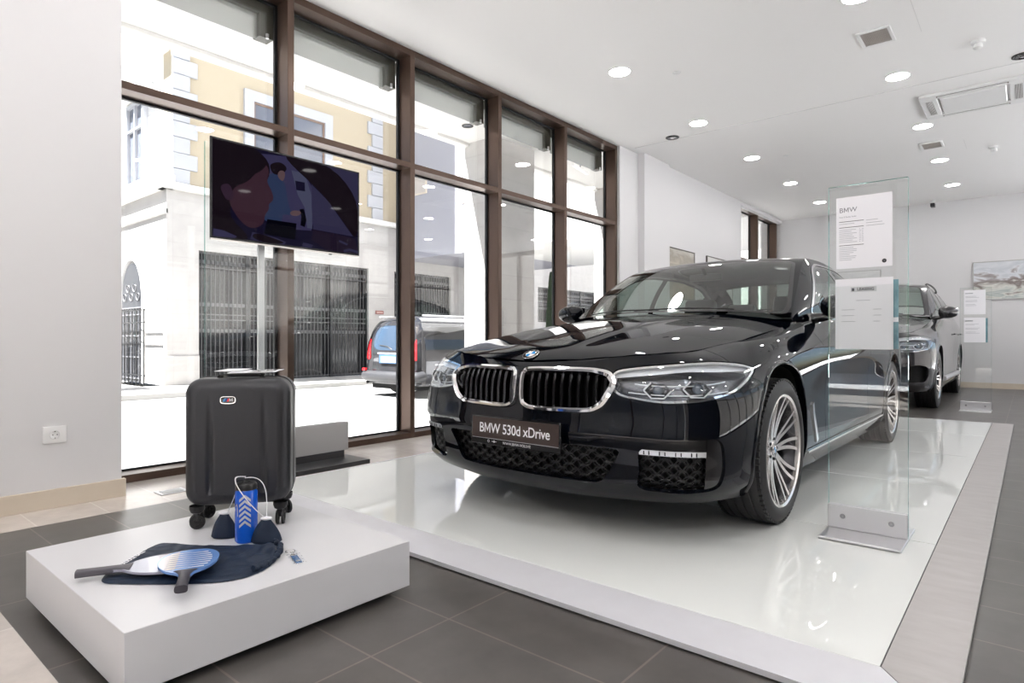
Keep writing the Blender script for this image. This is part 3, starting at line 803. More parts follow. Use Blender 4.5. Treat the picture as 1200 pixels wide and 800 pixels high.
    # wipers
    for y0, y1 in ((.45, -.20), (-.02, -.58)):
        m = MB(); P = []
        for t in np.linspace(0, 1, 9):
            y = y0 + (y1 - y0) * t; a = abs(y) / .745; cx = -.60 - .14 * a ** 2.1; up = .012 + .010 * math.sin(PI * t)
            P.append(T(np.array([[[cx - up * .85 + .004, y, 1.030 - .03 * a ** 2.6 + up * .60 + .012]]]))[0, 0])
        m.tube(P, .0045, 6); m.build('wiper', M_BLK, root)
    # cabin
    m = MB(); V = []
    for y in np.linspace(-.68, .68, 15):
        a = abs(y) / .7
        for dx, z in ((0, .985), (-.22, 1.0), (-.38, .985), (-.44, .90), (-.42, .70)): V.append(T(np.array([[[-.75 - .2 * a ** 2 + dx, y, z + (.035 if (dx < -.2 and dx > -.4 and .2 < y < .55) else 0)]]]))[0, 0])
    m.add(V, grid_faces(15, 5)); m.box((-3.4, -.70, tz(.27)), (-.8, .70, tz(.30))); m.box((-3.45, -.68, tz(.3)), (-3.35, .68, tz(1.02))); m.build('dashboard', M_SEAT, root)
    for (x, y) in ((-1.65, .37), (-1.65, -.37)): seat(root, x, y, .50)
    seat(root, -2.62, .36, .6); seat(root, -2.62, -.36, .6)
    m = MB(); M = Matrix.Translation((-1.22, .37, tz(.86))) @ Matrix.Rotation(-1.15, 4, 'Y')
    m.tube([M @ Vector((.175 * math.cos(a), .175 * math.sin(a), 0)) for a in np.linspace(0, 2 * PI, 33)[:-1]], .014, 8, closed=True)
    for a in (0, PI, -PI / 2): m.tube([M @ Vector((.03 * math.cos(a + PI / 2), .03 * math.sin(a + PI / 2), -.02)), M @ Vector((.17 * math.cos(a + PI / 2), .17 * math.sin(a + PI / 2), 0))], .013, 6)
    m.ell((0, 0, -.02), (.055, .055, .025), M=M); m.build('steering_wheel', M_SEAT, root)
    m = MB(); m.box((-1.32, -.12, tz(1.285)), (-1.295, .12, tz(1.335)), bev=.01, seg=2); m.tube([(-1.30, 0, tz(1.33)), (-1.26, 0, tz(1.375))], .012, 8); m.build('rear_view_mirror', M_BLK, root)

M_GSL = mat('slat_black_chrome', (.05, .05, .055), .18, .9)
M_LHOUSE = mat('lamp_housing', (.15, .155, .175), .2, .8)
M_LGL = mat('projector_lens', (.10, .13, .17), .03, 0., 1., coat=1.)
M_FOG = mat('fog_lens', (.75, .77, .80), .08, .5)
M_PAINT = mat('paint_black_sapphire', (.002, .003, .006), .4, 0., 0., coat=.8)
M_PAINT2 = mat('paint_dark_grey', (.040, .038, .042), .25, .5, .5, coat=1.)
# ------------------------------------------------------------------ room: +x runs along the window wall, +y points to the street, floor at z = 0
CH = 3.47
M_WALL = mat('white_wall_paint', (.69, .685, .695), .6, bump=(90, .03, .002))
M_CEIL = mat('white_ceiling_paint', (.90, .89, .885), .7)
M_BROWN = mat('bronze_aluminium', (.105, .068, .052), .30, .55)
M_GASK = mat('gasket_black', (.012, .013, .015), .5)
M_GLASS = glass_mat('window_glass', (.975, .985, .98), ior=1.5)
M_BEIGE = mat('beige_stone', (.60, .52, .42), .35, noise=(2.5, .6, (.70, .63, .54)))
M_ALU = mat('brushed_aluminium', (.66, .66, .68), .32, .85, bump=(220, .05, .001, (1, 12, 1)))
M_WPL = mat('white_plastic', (.82, .82, .82), .35)

def tile_mat(name, c1, c2, cm, w, h, loc, rough, m=.0035, var=.5):
    mt = bpy.data.materials.new(name); mt.use_nodes = True; nt = mt.node_tree; b = nt.nodes['Principled BSDF']
    tc = nt.nodes.new('ShaderNodeTexCoord'); mp = nt.nodes.new('ShaderNodeMapping'); mp.inputs['Location'].default_value = loc
    br = nt.nodes.new('ShaderNodeTexBrick'); br.offset = 0; br.squash = 1
    br.inputs['Scale'].default_value = 1; br.inputs['Brick Width'].default_value = w; br.inputs['Row Height'].default_value = h
    br.inputs['Mortar Size'].default_value = m; br.inputs['Mortar Smooth'].default_value = .1; br.inputs['Bias'].default_value = 0
    br.inputs['Color1'].default_value = (*c1, 1); br.inputs['Color2'].default_value = (*c2, 1); br.inputs['Mortar'].default_value = (*cm, 1)
    n = nt.nodes.new('ShaderNodeTexNoise'); n.inputs['Scale'].default_value = 3.2; n.inputs['Detail'].default_value = 8; n.inputs['Roughness'].default_value = .65
    r = nt.nodes.new('ShaderNodeMapRange'); r.inputs['From Min'].default_value = .3; r.inputs['From Max'].default_value = .7; r.inputs['To Min'].default_value = 1 - var * .5; r.inputs['To Max'].default_value = 1 + var * .5
    mx = nt.nodes.new('ShaderNodeMix'); mx.data_type = 'RGBA'; mx.blend_type = 'MULTIPLY'; mx.inputs['Factor'].default_value = 1
    L = nt.links.new
    L(tc.outputs['Object'], mp.inputs[0]); L(mp.outputs[0], br.inputs[0]); L(tc.outputs['Object'], n.inputs[0]); L(n.outputs['Fac'], r.inputs[0])
    L(br.outputs['Color'], mx.inputs['A']); L(r.outputs[0], mx.inputs['B']); L(mx.outputs['Result'], b.inputs['Base Color'])
    b.inputs['Roughness'].default_value = rough
    MATS[name] = mt; return mt
M_TILE = tile_mat('grey_floor_tile', (.085, .078, .072), (.098, .091, .085), (.17, .145, .13), .30, .60, (-.16, -.20, 0), .33)
M_BTILE = tile_mat('beige_floor_tile', (.58, .53, .485), (.64, .585, .54), (.70, .66, .61), .30, .60, (-.19, -.575, 0), .22, var=.3)

def sbox(name, lo, hi, m, bev=0., parent=None):
    o = MB().box(lo, hi, bev).build(name, m, parent, smooth=False)
    if parent is None: structure(o)
    return o
sbox('floor', (.465, -5, -.06), (14.1, 3.575, 0), M_TILE)
sbox('floor', (-4.8, -5, -.06), (.465, 3.9, 0), M_BTILE)
sbox('floor', (.465, 3.575, -.06), (14.1, 4.42, 0), M_BTILE)
c = sbox('ceiling', (-4.9, -5.1, CH), (14.2, 4.6, CH + .25), M_CEIL)
# shallow joints and access hatches in the ceiling
m = MB(); m.box((7.465, -5, CH - .004), (7.475, 4.1, CH + .01)); m.box((5.55, .70, CH - .0015), (6.20, .703, CH + .01)); m.box((9.9, .66, CH - .0015), (10.4, .664, CH + .01))
structure(m.build('trim_1', mat('ceiling_joint', (.74, .73, .73), .8), smooth=False))
sbox('wall_left', (-.55, 3.915, 0), (1.25, 4.42, CH), M_WALL)
M_DARKWALL = mat('added_dark_wall', (.045, .043, .043), .45)  # dark wall finish out of view, added to darken the car's reflections
sbox('wall_left_darkened', (-4.8, 3.915, 0), (-.55, 4.42, CH), M_DARKWALL)
sbox('baseboard_left', (-4.8, 3.90, .0), (1.268, 3.93, .098), M_BEIGE, .002)
sbox('wall_window_end', (7.246, 4.20, 0), (7.75, 4.42, CH), M_WALL)
sbox('wall_pier', (7.75, 4.10, 0), (8.53, 4.42, CH), M_WALL, .004)
sbox('wall_window_far', (8.53, 4.15, 0), (11.62, 4.42, CH), M_WALL)
sbox('wall_back', (14.1, -.9, 0), (14.3, 4.6, CH), M_WALL); sbox('wall_back_end', (14.1, -5.1, 0), (14.3, -4.7, CH), M_WALL)
for i, (a, b) in enumerate(((-4.7, -2.8), (-2.8, -.9))):  # unseen windows, added to brighten the far ceiling
    w = empty('window_%d' % (18 + i), (14.2, (a + b) / 2, 0)); w['kind'] = 'structure'; oy = (a + b) / 2
    f = MB()
    for lo, hi in (((a, 0), (b, .09)), ((a, 3.35), (b, CH)), ((b - .06, .09), (b, 3.35))): f.box((-.08, lo[0] - oy, lo[1]), (.08, hi[0] - oy, hi[1]))
    f.build('frame', M_BROWN, w, smooth=False)
    MB().box((-.006, a - oy, .09), (.006, b - .06 - oy, 3.35)).build('pane', M_GLASS, w, smooth=False)
sbox('baseboard_back', (14.085, -.9, 0), (14.1, 4.2, .10), M_BEIGE)
sbox('wall_right', (-4.9, -5.2, 0), (3.0, -5, CH), M_DARKWALL); sbox('wall_right_end', (13.8, -5.2, 0), (14.2, -5, CH), M_WALL)
for i in range(6):  # unseen glazing added along the right wall to light the ceiling
    a, b = 3.0 + 1.8 * i, 4.8 + 1.8 * i
    w = empty('window_%d' % (12 + i), ((a + b) / 2, -5.05, 0)); w['kind'] = 'structure'; ox = (a + b) / 2
    f = MB()
    for lo, hi in (((a, 0), (b, .09)), ((a, 3.35), (b, CH)), ((b - .06, .09), (b, 3.35)), ((a, 2.41), (b - .06, 2.47))): f.box((lo[0] - ox, -.08, lo[1]), (hi[0] - ox, .08, hi[1]))
    f.build('frame', M_BROWN, w, smooth=False)
    MB().box((a - ox, -.006, .09), (b - .06 - ox, .006, 2.41)).box((a - ox, -.006, 2.47), (b - .06 - ox, .006, 3.35)).build('pane', M_GLASS, w, smooth=False)
sbox('wall_front_pier', (-5.0, -5.1, 0), (-4.8, -3.9, CH), M_WALL)
sbox('wall_front_corner', (-5.0, 3.4, 0), (-4.8, 4.42, CH), M_WALL)

Y0, Y1 = 4.24, 4.40
M_BLIND = mat('blind_fabric_grey', (.50, .52, .50), .8, alpha=.55)
M_CASS = mat('blind_cassette', (.085, .085, .07), .5)
def window(n, x0, x1, left=False, blind=True, last=False):
    w = empty('window_%d' % n, ((x0 + x1) / 2, Y1, 0)); w['kind'] = 'structure'; ox = (x0 + x1) / 2
    def part(name, lo, hi, m, bev=0.):
        return MB().box((lo[0] - ox, lo[1] - Y1, lo[2]), (hi[0] - ox, hi[1] - Y1, hi[2]), bev).build(name, m, w, smooth=False)
    part('mullion', (x1, Y0, 0), (x1 + .053, Y1 + .03, CH), M_BROWN, .002)
    if left: part('mullion', (x0 - .053, Y0, 0), (x0, Y1 + .03, CH), M_BROWN, .002)
    part('head_rail', (x0, Y0, 3.415), (x1, Y1 + .03, CH), M_BROWN, .001)
    part('sill_rail', (x0, Y0, 0), (x1, Y1 + .03, .048), M_BROWN, .001)
    part('transom', (x0, Y0, 2.412), (x1, Y1 + .03, 2.459), M_BROWN, .001)
    for nm, z0, z1 in (('lower_pane', .048, 2.412), ('upper_pane', 2.459, 3.415)):
        p = part(nm, (x0, Y1 - .006, z0), (x1, Y1 + .006, z1), M_GLASS)
        g = MB()
        for lo, hi in (((x0, z0), (x0 + .018, z1)), ((x1 - .022, z0), (x1, z1)), ((x0 + .018, z0), (x1 - .022, z0 + .010)), ((x0 + .018, z1 - .014), (x1 - .022, z1))):
            g.box((lo[0] - ox, -.012, lo[1]), (hi[0] - ox, .012, hi[1]))
        g.build('gasket', M_GASK, p, smooth=False)
    if blind:
        c = part('blind_cassette', (x0, Y1 + .05, 3.345), (x1, Y1 + .15, 3.44), M_CASS)
        MB().box((x1 - .11 - ox, .05, 3.17), (x1 - ox, .15, 3.345)).build('guide_box', M_CASS, c, smooth=False)
        MB().box((x0 - ox, .09, 3.155), (x1 - .11 - ox, .098, 3.345)).build('blind_fabric', M_BLIND, c, smooth=False)
        b = MB()
        b.cyl((x1 - .05 - ox, .045, 3.165), (x1 - .05 - ox, .045, 3.20), .012, n=10)
        b.build('guide_foot', M_ALU, c)
    return w
xs = [1.263, 2.453, 3.642, 4.833, 6.026, 7.193]
for i in range(5): window(i + 1, xs[i] + (.053 if i else 0.04), xs[i + 1], left=(i == 0))
window(6, 11.62, 12.80, blind=False); window(7, 12.853, 14.0, blind=False)
sbox('trim_2', (11.6, 4.15, 3.40), (14.1, 4.24, CH), M_WALL)
# glazed street front behind the camera
XF = -4.8
for i, (a, b) in enumerate(((-3.9, -2.1), (-2.04, -.26), (-.20, 1.58), (1.64, 3.4))):
    w = empty('window_%d' % (8 + i), (XF, (a + b) / 2, 0)); w['kind'] = 'structure'; oy = (a + b) / 2
    f = MB()
    for lo, hi in (((a, 0), (b, .09)), ((a, 3.3), (b, CH)), ((b, 0), (b + .06, CH)), ((a, 2.41), (b, 2.47))): f.box((-.16, lo[0] - oy, lo[1]), (.0, hi[0] - oy, hi[1]))
    f.build('frame', M_BROWN, w, smooth=False)
    MB().box((-.15, a - oy, .09), (-.14, b - oy, 2.41)).box((-.15, a - oy, 2.47), (-.14, b - oy, 3.3)).build('pane', M_GLASS, w, smooth=False)

# ------------------------------------------------------------------ ceiling fittings
M_LAMP = mat('downlight_diffuser', (.9, .9, .9), .5, emit=(1., .97, .955), estr=45.)
def downlight(x, y, label):
    e = empty('downlight', (x, y, CH), 0, label, 'ceiling light', 'recessed ceiling downlights')
    MB().lathe([(.098, 0), (.112, 0), (.112, -.004), (.104, -.007), (.098, -.005)], 40).build('trim_ring', M_WPL, e)
    MB().lathe([(.0005, -.0035), (.10, -.0035)], 40).build('diffuser', M_LAMP, e)
    return e
rows = {3.045: 'row beside the windows', 1.003: 'row over the right edge of the stage', -1.04: 'third row from the windows', -3.08: 'row farthest from the windows'}
ordn = ['nearest to', 'second from', 'third from', 'fourth from', 'fifth from', 'sixth from', 'seventh from', 'eighth from', 'ninth from']
for y, rn in rows.items():
    for k in range(9):
        x = 12.66 - 1.8525 * k
        downlight(x, y, 'round recessed downlight, %s the far wall, %s' % (ordn[k], rn))
M_VENT = mat('vent_slats', (.50, .46, .43), .6)
for x, y, lb in ((6.05, 1.012, 'square louvred ceiling air vent nearest to the camera'), (9.90, 1.006, 'square louvred ceiling air vent beyond the air conditioner')):
    e = empty('ceiling_vent', (x, y, CH), 0, lb, 'air vent')
    f = MB()
    for lo, hi in (((-.165, -.125), (.165, -.10)), ((-.165, .10), (.165, .125)), ((-.165, -.10), (-.135, .10)), ((.135, -.10), (.165, .10))): f.box((*lo, -.012), (*hi, 0), .002)
    f.build('vent_frame', M_WPL, e, smooth=False)
    s = MB()
    for k in range(16): s.box((-.135, -.098 + k * .0125, -.010), (.135, -.092 + k * .0125, -.003))
    s.box((-.135, -.10, -.003), (.135, .10, -.0005)); s.build('louvres', M_VENT, e, smooth=False)
# ceiling cassette air conditioner
e = empty('air_conditioner', (8.25, .465, CH), 0, 'white four-way cassette air conditioner set in the ceiling', 'air conditioner')
f = MB()
W = .455
for sx, sy in ((1, 0), (-1, 0), (0, 1), (0, -1)):
    if sx: f.box((min(sx * .29, sx * .42), -W, -.028), (max(sx * .29, sx * .42), W, 0), .006)
    else: f.box((-.29, min(sy * .30, sy * W), -.028), (.29, max(sy * .30, sy * W), 0), .006)
f.build('fascia', M_WPL, e, smooth=False)
MB().box((-.27, -.28, -.034), (.27, .28, -.004), .010).build('intake_panel', M_WPL, e, smooth=False)
for sx, sy in ((1, 0), (-1, 0), (0, 1), (0, -1)):
    s = MB()
    if sx: s.box((sx * .355 - .018, -.30, -.0285), (sx * .355 + .018, .30, -.020)); 
    else: s.box((-.24, sy * .375 - .030, -.0285), (.24, sy * .375 + .030, -.020))
    fl = s.build('air_outlet', mat('vent_dark', (.16, .14, .12), .6), e, smooth=False)
    t = MB()
    if sx: t.box((sx * .355 - .012, -.29, -.034), (sx * .355 + .010, .29, -.029), .002)
    else:
        for q in range(6): t.box((-.24, sy * .375 - .026 + q * .010, -.033), (.24, sy * .375 - .022 + q * .010, -.0285))
    t.build('outlet_flap', M_WPL, fl, smooth=False)
for x, y, lb in ((6.71, .349, 'white smoke detector on the ceiling beside the nearer air vent'), (10.53, .374, 'white smoke detector on the ceiling beyond the air conditioner')):
    e = empty('smoke_detector', (x, y, CH), 0, lb, 'smoke detector')
    MB().lathe([(.055, 0), (.055, -.015), (.050, -.022), (.035, -.024), (.001, -.024)], 32).build('mount_base', M_WPL, e)
    MB().lathe([(.030, -.024), (.034, -.040), (.036, -.058), (.026, -.066), (.001, -.068)], 32).build('sensor_head', M_WPL, e)
    MB().cyl((.04, 0, -.024), (.04, 0, -.030), .004).build('indicator', mat('led_red', (.4, .05, .03), .4), e)
for x, y, lb in ((7.39, 3.516, 'black gimbal spotlight recessed in the ceiling by the end of the windows'), (7.317, .051, 'black gimbal spotlight recessed in the ceiling at the right edge')):
    e = empty('spotlight', (x, y, CH), 0, lb, 'spotlight')
    MB().lathe([(.070, 0), (.085, 0), (.085, -.006), (.070, -.008), (.062, .0)], 40).build('trim_ring', M_BLK, e)
    MB().lathe([(.001, -.004), (.030, -.010), (.058, -.012), (.062, -.002)], 40).build('lamp_head', M_GBLK, e)
    MB().lathe([(.001, -.0125), (.022, -.0125), (.026, -.010)], 24).build('lens', M_CHR, e)
for x, y, lb in ((5.622, 2.631, 'small flat white sprinkler cap on the ceiling, the nearer one'), (9.135, 2.635, 'small flat white sprinkler cap on the ceiling, the farther one')):
    o = MB().lathe([(.001, -.008), (.030, -.008), (.036, -.004), (.038, 0)], 28).build('ceiling_sprinkler', M_WPL); o.location = (x, y, CH); tag(o, lb, 'sprinkler')
e = empty('security_camera', (13.86, 1.39, CH), 0, 'small dark security camera under the ceiling at the far wall', 'camera')
MB().lathe([(.035, 0), (.035, -.02), (.012, -.03), (.012, -.06)], 20, cap=False).build('mount_base', M_WPL, e)
MB().box((-.10, -.035, -.13), (.05, .035, -.06), .012, 2).build('camera_body', M_DSIL, e)
MB().cyl((-.10, 0, -.095), (-.112, 0, -.095), .024).build('lens', M_GBLK, e)

# ------------------------------------------------------------------ wall pieces
def painting(name, x, y, z0, z1, w, facing, label, cols, seed):
    """framed abstract landscape; facing 'y' hangs on the street-side wall, 'x' on the far wall"""
    e = empty('framed_picture', (x, y, z0), 0 if facing == 'y' else PI / 2 * -1, label, 'picture')
    h = z1 - z0
    f = MB()
    for lo, hi in (((-w / 2, 0), (w / 2, .014)), ((-w / 2, h - .014), (w / 2, h)), ((-w / 2, .014), (-w / 2 + .014, h - .014)), ((w / 2 - .014, .014), (w / 2, h - .014))): f.box((lo[0], -.028, lo[1]), (hi[0], 0, hi[1]))
    f.build('picture_frame', mat('frame_' + name, (.12, .11, .10) if facing == 'y' else (.45, .45, .44), .4), e, smooth=False)
    mt = bpy.data.materials.new('canvas_' + name); mt.use_nodes = True; nt = mt.node_tree; b = nt.nodes['Principled BSDF']; b.inputs['Roughness'].default_value = .5
    tc = nt.nodes.new('ShaderNodeTexCoord'); mp = nt.nodes.new('ShaderNodeMapping'); mp.inputs['Scale'].default_value = (1.6, 1, 5); mp.inputs['Location'].default_value = (seed, 0, seed); mp.inputs['Rotation'].default_value = (0, .35, 0)
    n = nt.nodes.new('ShaderNodeTexNoise'); n.inputs['Scale'].default_value = 1.6; n.inputs['Detail'].default_value = 8; n.inputs['Distortion'].default_value = .8
    sx = nt.nodes.new('ShaderNodeSeparateXYZ'); ad = nt.nodes.new('ShaderNodeMath'); ad.operation = 'MULTIPLY_ADD'; ad.inputs[1].default_value = .85 / h; 
    rp = nt.nodes.new('ShaderNodeValToRGB'); rp.color_ramp.elements.remove(rp.color_ramp.elements[0])
    for i, (p, cc) in enumerate(cols):
        el = rp.color_ramp.elements[0] if i == 0 else rp.color_ramp.elements.new(p)
        el.position = p; el.color = (*cc, 1)
    ms = nt.nodes.new('ShaderNodeMath'); ms.operation = 'MULTIPLY_ADD'; ms.inputs[1].default_value = 1.1; ms.inputs[2].default_value = -.5
    L = nt.links.new; L(tc.outputs['Object'], mp.inputs[0]); L(mp.outputs[0], n.inputs[0]); L(tc.outputs['Object'], sx.inputs[0]); L(n.outputs['Fac'], ms.inputs[0]); L(sx.outputs['Z'], ad.inputs[0]); L(ms.outputs[0], ad.inputs[2])
    L(ad.outputs[0], rp.inputs[0]); L(rp.outputs[0], b.inputs['Base Color'])
    MB().box((-w / 2 + .012, -.020, .012), (w / 2 - .012, -.004, h - .012)).build('canvas', mt, e, smooth=False)
    return e
painting('brown', 9.02, 4.15, 1.50, 2.27, .92, 'y', 'dark-framed brown and grey picture on the wall beside the pier', [(.0, (.30, .26, .20)), (.3, (.35, .24, .16)), (.5, (.55, .50, .42)), (.7, (.36, .33, .28)), (1., (.55, .54, .50))], 3.)
painting('pale', 10.55, 4.15, 1.55, 2.28, 1.15, 'y', 'thin-framed pale picture low on the wall before the far windows', [(.0, (.5, .5, .48)), (.5, (.66, .64, .62)), (1., (.72, .71, .70))], 7.)
painting('mountain', 14.1, .16, 1.60, 2.29, 1.30, 'x', 'mountain landscape picture on the far wall at the right edge', [(.0, (.62, .64, .62)), (.16, (.42, .47, .46)), (.26, (.70, .70, .66)), (.40, (.22, .18, .17)), (.52, (.36, .33, .33)), (.60, (.68, .70, .74)), (.72, (.55, .58, .62)), (1., (.70, .72, .75))], 1.3)
painting('grey', 14.1, 2.85, 1.60, 2.27, 1.16, 'x', 'pale grey picture on the far wall behind the glass stand', [(.0, (.66, .66, .66)), (.5, (.58, .58, .59)), (1., (.72, .72, .72))], 5.)
e = empty('wall_socket', (.938, 3.915, .381), 0, 'white wall power socket on the left wall', 'socket')
MB().box((-.052, -.010, -.044), (.052, 0, .044), .004, 2).build('cover_plate', M_WPL, e)
M = Matrix.Rotation(PI / 2, 4, 'X'); m = MB(); m.lathe([(.0245, .0105), (.0215, .0125), (.0205, .0105), (.0200, .0102), (.001, .0101)], 36, M); m.build('socket_insert', M_WPL, e)
for dx in (-.0095, .0095): MB().cyl((dx, -.0125, 0), (dx, -.010, 0), .0026, n=12).build('pin_hole', M_GASK, e)
for dz in (-.017, .017): MB().box((-.002, -.0128, dz - .002), (.002, -.010, dz + .002)).build('earth_contact', M_DSIL, e)
e = empty('floor_outlet', (1.47, 3.80, 0), .0, 'flat metal floor outlet cover near the window sill', 'floor outlet')
MB().box((-.075, -.055, 0), (.075, .055, .004), .001).build('cover_plate', M_ALU, e, smooth=False); MB().box((-.055, -.038, .004), (.055, .038, .0065), .001).build('lid', mat('outlet_grey', (.42, .43, .43), .4, .5), e, smooth=False)

# ------------------------------------------------------------------ glass stage
M_STAGE = mat('milk_glass', (.80, .82, .80), .015, 0., .62, ior=1.5)
M_EDGE = mat('anodised_strip', (.74, .74, .78), .40, .2, noise=(9, .35, (.66, .65, .68), (1, 1, 1)))
M_EDGE2 = mat('worn_steel_strip', (.42, .395, .385), .36, .55, noise=(6, .6, (.52, .50, .49), (3, 1, 1)))
st = empty('display_stage', (4.9, 1.8, 0), 0, 'low stage of milky white glass panels framed in aluminium strip', 'stage')
def sp(name, lo, hi, m, bev=.001, par=None): return MB().box((lo[0] - 4.9, lo[1] - 1.8, lo[2]), (hi[0] - 4.9, hi[1] - 1.8, hi[2]), bev).build(name, m, par or st, smooth=False)
xj = [1.86, 3.12, 4.38, 5.61, 6.90, 8.06]
for a, b in zip(xj, xj[1:]): sp('glass_panel', (a + .003, .303, .004), (b - .003, 3.485, .020), M_STAGE)
def strip(name, poly, m): return MB().prism([(x - 4.9, y - 1.8) for x, y in poly], .006, .022).build(name, m, st, smooth=False)
strip('front_strip', [(1.645, .132), (1.857, .299), (1.857, 3.50), (1.645, 3.50)], M_EDGE)
strip('side_strip', [(1.649, .130), (8.06, .130), (8.06, .299), (1.861, .299)], M_EDGE2)
sp('window_side_strip', (1.86, 3.487, .004), (8.06, 3.50, .022), M_EDGE)
sp('joint_bed', (1.66, .145, .0), (8.05, 3.49, .006), M_GASK)
# ------------------------------------------------------------------ showroom display pieces
M_ACR = glass_mat('display_glass', (.985, .993, .99), ior=1.5)
M_GEDGE = mat('glass_edge_green', (.05, .32, .27), .1)
M_PAPER = mat('paper_white', (.86, .86, .90), .5)
M_INK = mat('ink_dark', (.05, .05, .06), .6)
M_INK2 = mat('ink_grey', (.45, .46, .50), .6)

def lines(m, x0, x1, z, n, dz, h=.0022, j=.5):
    for k in range(n):
        r = x0 + (x1 - x0) * (1 - j * random.random()); m.add([(x0, 0, z - k * dz), (r, 0, z - k * dz), (r, 0, z - k * dz + h), (x0, 0, z - k * dz + h)], [(0, 1, 2, 3)])
def glass_stand(x, y0, y1, h, lab, zb):
    """clear pane between two clamp plates on a flat foot; faces -x"""
    yc = (y0 + y1) / 2; w = y1 - y0
    e = empty('display_stand', (x, yc, zb), 0, lab, 'display stand')
    MB().box((-.19, -w / 2, .0), (.195, w / 2, .010), .002).build('foot_plate', M_ALU, e, smooth=False)
    for sx in (-1, 1): MB().box((min(sx * .005, sx * .017), -w / 2, .010), (max(sx * .005, sx * .017), w / 2, .115), .002).build('clamp_plate', M_ALU, e, smooth=False)
    for dy in (-w / 2 + .06, w / 2 - .06):
        MB().lathe([(.001, .004), (.008, .004), (.011, 0)], 20, basis((-.017, dy, .066), (0, 1, 0), (0, 0, 1)) @ Matrix.Rotation(PI, 4, 'X')).build('screw', M_STEEL, e)
    g = MB().box((-.005, -w / 2, .012), (.005, w / 2, h)).build('glass_sheet', M_ACR, e, smooth=False)
    ed = MB()
    for s in (-1, 1): ed.box((-.0048, s * w / 2 - .0006, .012), (.0048, s * w / 2 + .0006, h))
    ed.box((-.0048, -w / 2, h - .0006), (.0048, w / 2, h + .0006))
    ed.build('glass_edge', glass_mat('glass_edge_tint', (.45, .72, .68), ior=1.5), g, smooth=False)
    return e
def sheet(x, y, z0, w, h, lab, parts):
    """sheet of paper in a clear pocket, facing -x; local x runs along world -y"""
    e = empty('paper_notice', (x, y, z0), -PI / 2, lab, 'notice')
    MB().box((-w / 2, -.0025, 0), (w / 2, -.001, h)).build('paper', M_PAPER, e, smooth=False)
    parts(e, w, h)
    return e
def face(m, M0, V, F): m.add(V, F, M0)
def put_text(m, txt, size, x, z, align='LEFT', bold=0, y=-.003):
    V, F = text_geo(txt, size, align, bold); m.add([(vx + x, y, vy + z) for vx, vy, _ in V], F)
s1 = glass_stand(3.085, .396, .704, 1.545, 'tall clear glass stand holding two notices beside the black saloon', .022)
def top_sheet(e, w, h):
    m = MB(); put_text(m, 'BMW', .030, -w / 2 + .012, h - .058); put_text(m, 'New 5 Series Sedan', .0085, -w / 2 + .012, h - .088)
    m.build('heading', M_INK2 if 0 else mat('ink_mid', (.20, .21, .24), .6), e, smooth=False)
    m = MB()
    for z in (h - .110, h - .136, h - .216): m.box((-w / 2 + .012, -.0032, z), (-w / 2 + .110, -.0028, z + .0022))
    m.build('ruled_lines', M_INK, e, smooth=False)
    m = MB(); 
    for z0, n in ((h - .120, 1), (h - .147, 8), (h - .226, 8)): lines(m, -w / 2 + .012, -w / 2 + .085, z0, n, .0078)
    lines(m, -w / 2 + .118, w / 2 - .012, h - .112, 3, .012)
    for q in range(2): lines(m, -w / 2 + .092 + q * .01, -w / 2 + .100 + q * .01, h - .147, 8, .0078)
    for i in range(len(m.V)): m.V[i] = (m.V[i][0], -.0029, m.V[i][2])
    m.build('small_print', M_INK2, e, smooth=False)
    m = MB(); m.lathe([(.001, 0), (.0085, 0), (.0088, .0006)], 24, basis((w / 2 - .03, -.003, .024), (1, 0, 0), (0, 0, 1))); m.build('round_mark', M_INK, e, smooth=False)
def low_sheet(e, w, h):
    m = MB(); put_text(m, 'LEASING', .017, .008, h - .048, 'CENTER', bold=.0006); m.box((-.046, -.0032, h - .055), (-.036, -.0028, h - .042)); m.build('heading', M_INK, e, smooth=False)
    m = MB(); m.box((-.050, -.0028, h - .059), (.050, -.0026, h - .037)); m.build('heading_band', mat('ink_pale', (.60, .61, .64), .6), e, smooth=False)
    m = MB(); lines(m, -.03, .03, h - .098, 1, .01, j=.1)
    for k in range(3): lines(m, -w / 2 + .025, -w / 2 + .085, h - .138 - .026 * k, 1, .01, j=.3); lines(m, w / 2 - .075, w / 2 - .04, h - .138 - .026 * k, 1, .01, j=.3)
    for i in range(len(m.V)): m.V[i] = (m.V[i][0], -.0029, m.V[i][2])
    m.build('small_print', M_INK2, e, smooth=False)
sheet(3.078, .562, 1.195, .218, .318, 'white price sheet with small print at the top of the near glass stand', top_sheet)
n2 = sheet(3.066, .560, .835, .224, .312, 'white leasing notice in the pocket of the near glass stand', low_sheet)
e = empty('brochure_pocket', (3.074, .548, .815), -PI / 2, 'clear acrylic pocket on the near glass stand', 'brochure holder')
MB().box((-.150, -.013, 0), (.150, -.0125, .30)).box((-.150, -.013, 0), (.150, .004, .003)).box((-.150, -.013, 0), (-.148, .004, .3)).box((.148, -.013, 0), (.150, .004, .3)).build('pocket', M_ACR, e, smooth=False)
for i, (dx, c, lab) in enumerate(((.0, (.03, .12, .15), 'dark teal brochure behind the leasing notice'), )):
    o = empty('brochure', (3.074, .535, .838), -PI / 2, lab, 'brochure')
    MB().box((-.105, -.0035, 0), (.105, .0015, .297)).build('cover', mat('brochure_cover', c, .3, noise=(7, 1., (.25, .45, .52))), o, smooth=False)
    m = MB(); m.box((.0, -.0042, .115), (.105, -.0036, .135)); m.build('title_band', M_PAPER, o, smooth=False)
s2 = glass_stand(9.50, .362, .672, 1.52, 'clear glass stand with notices beside the grey SUV in the background', 0.)
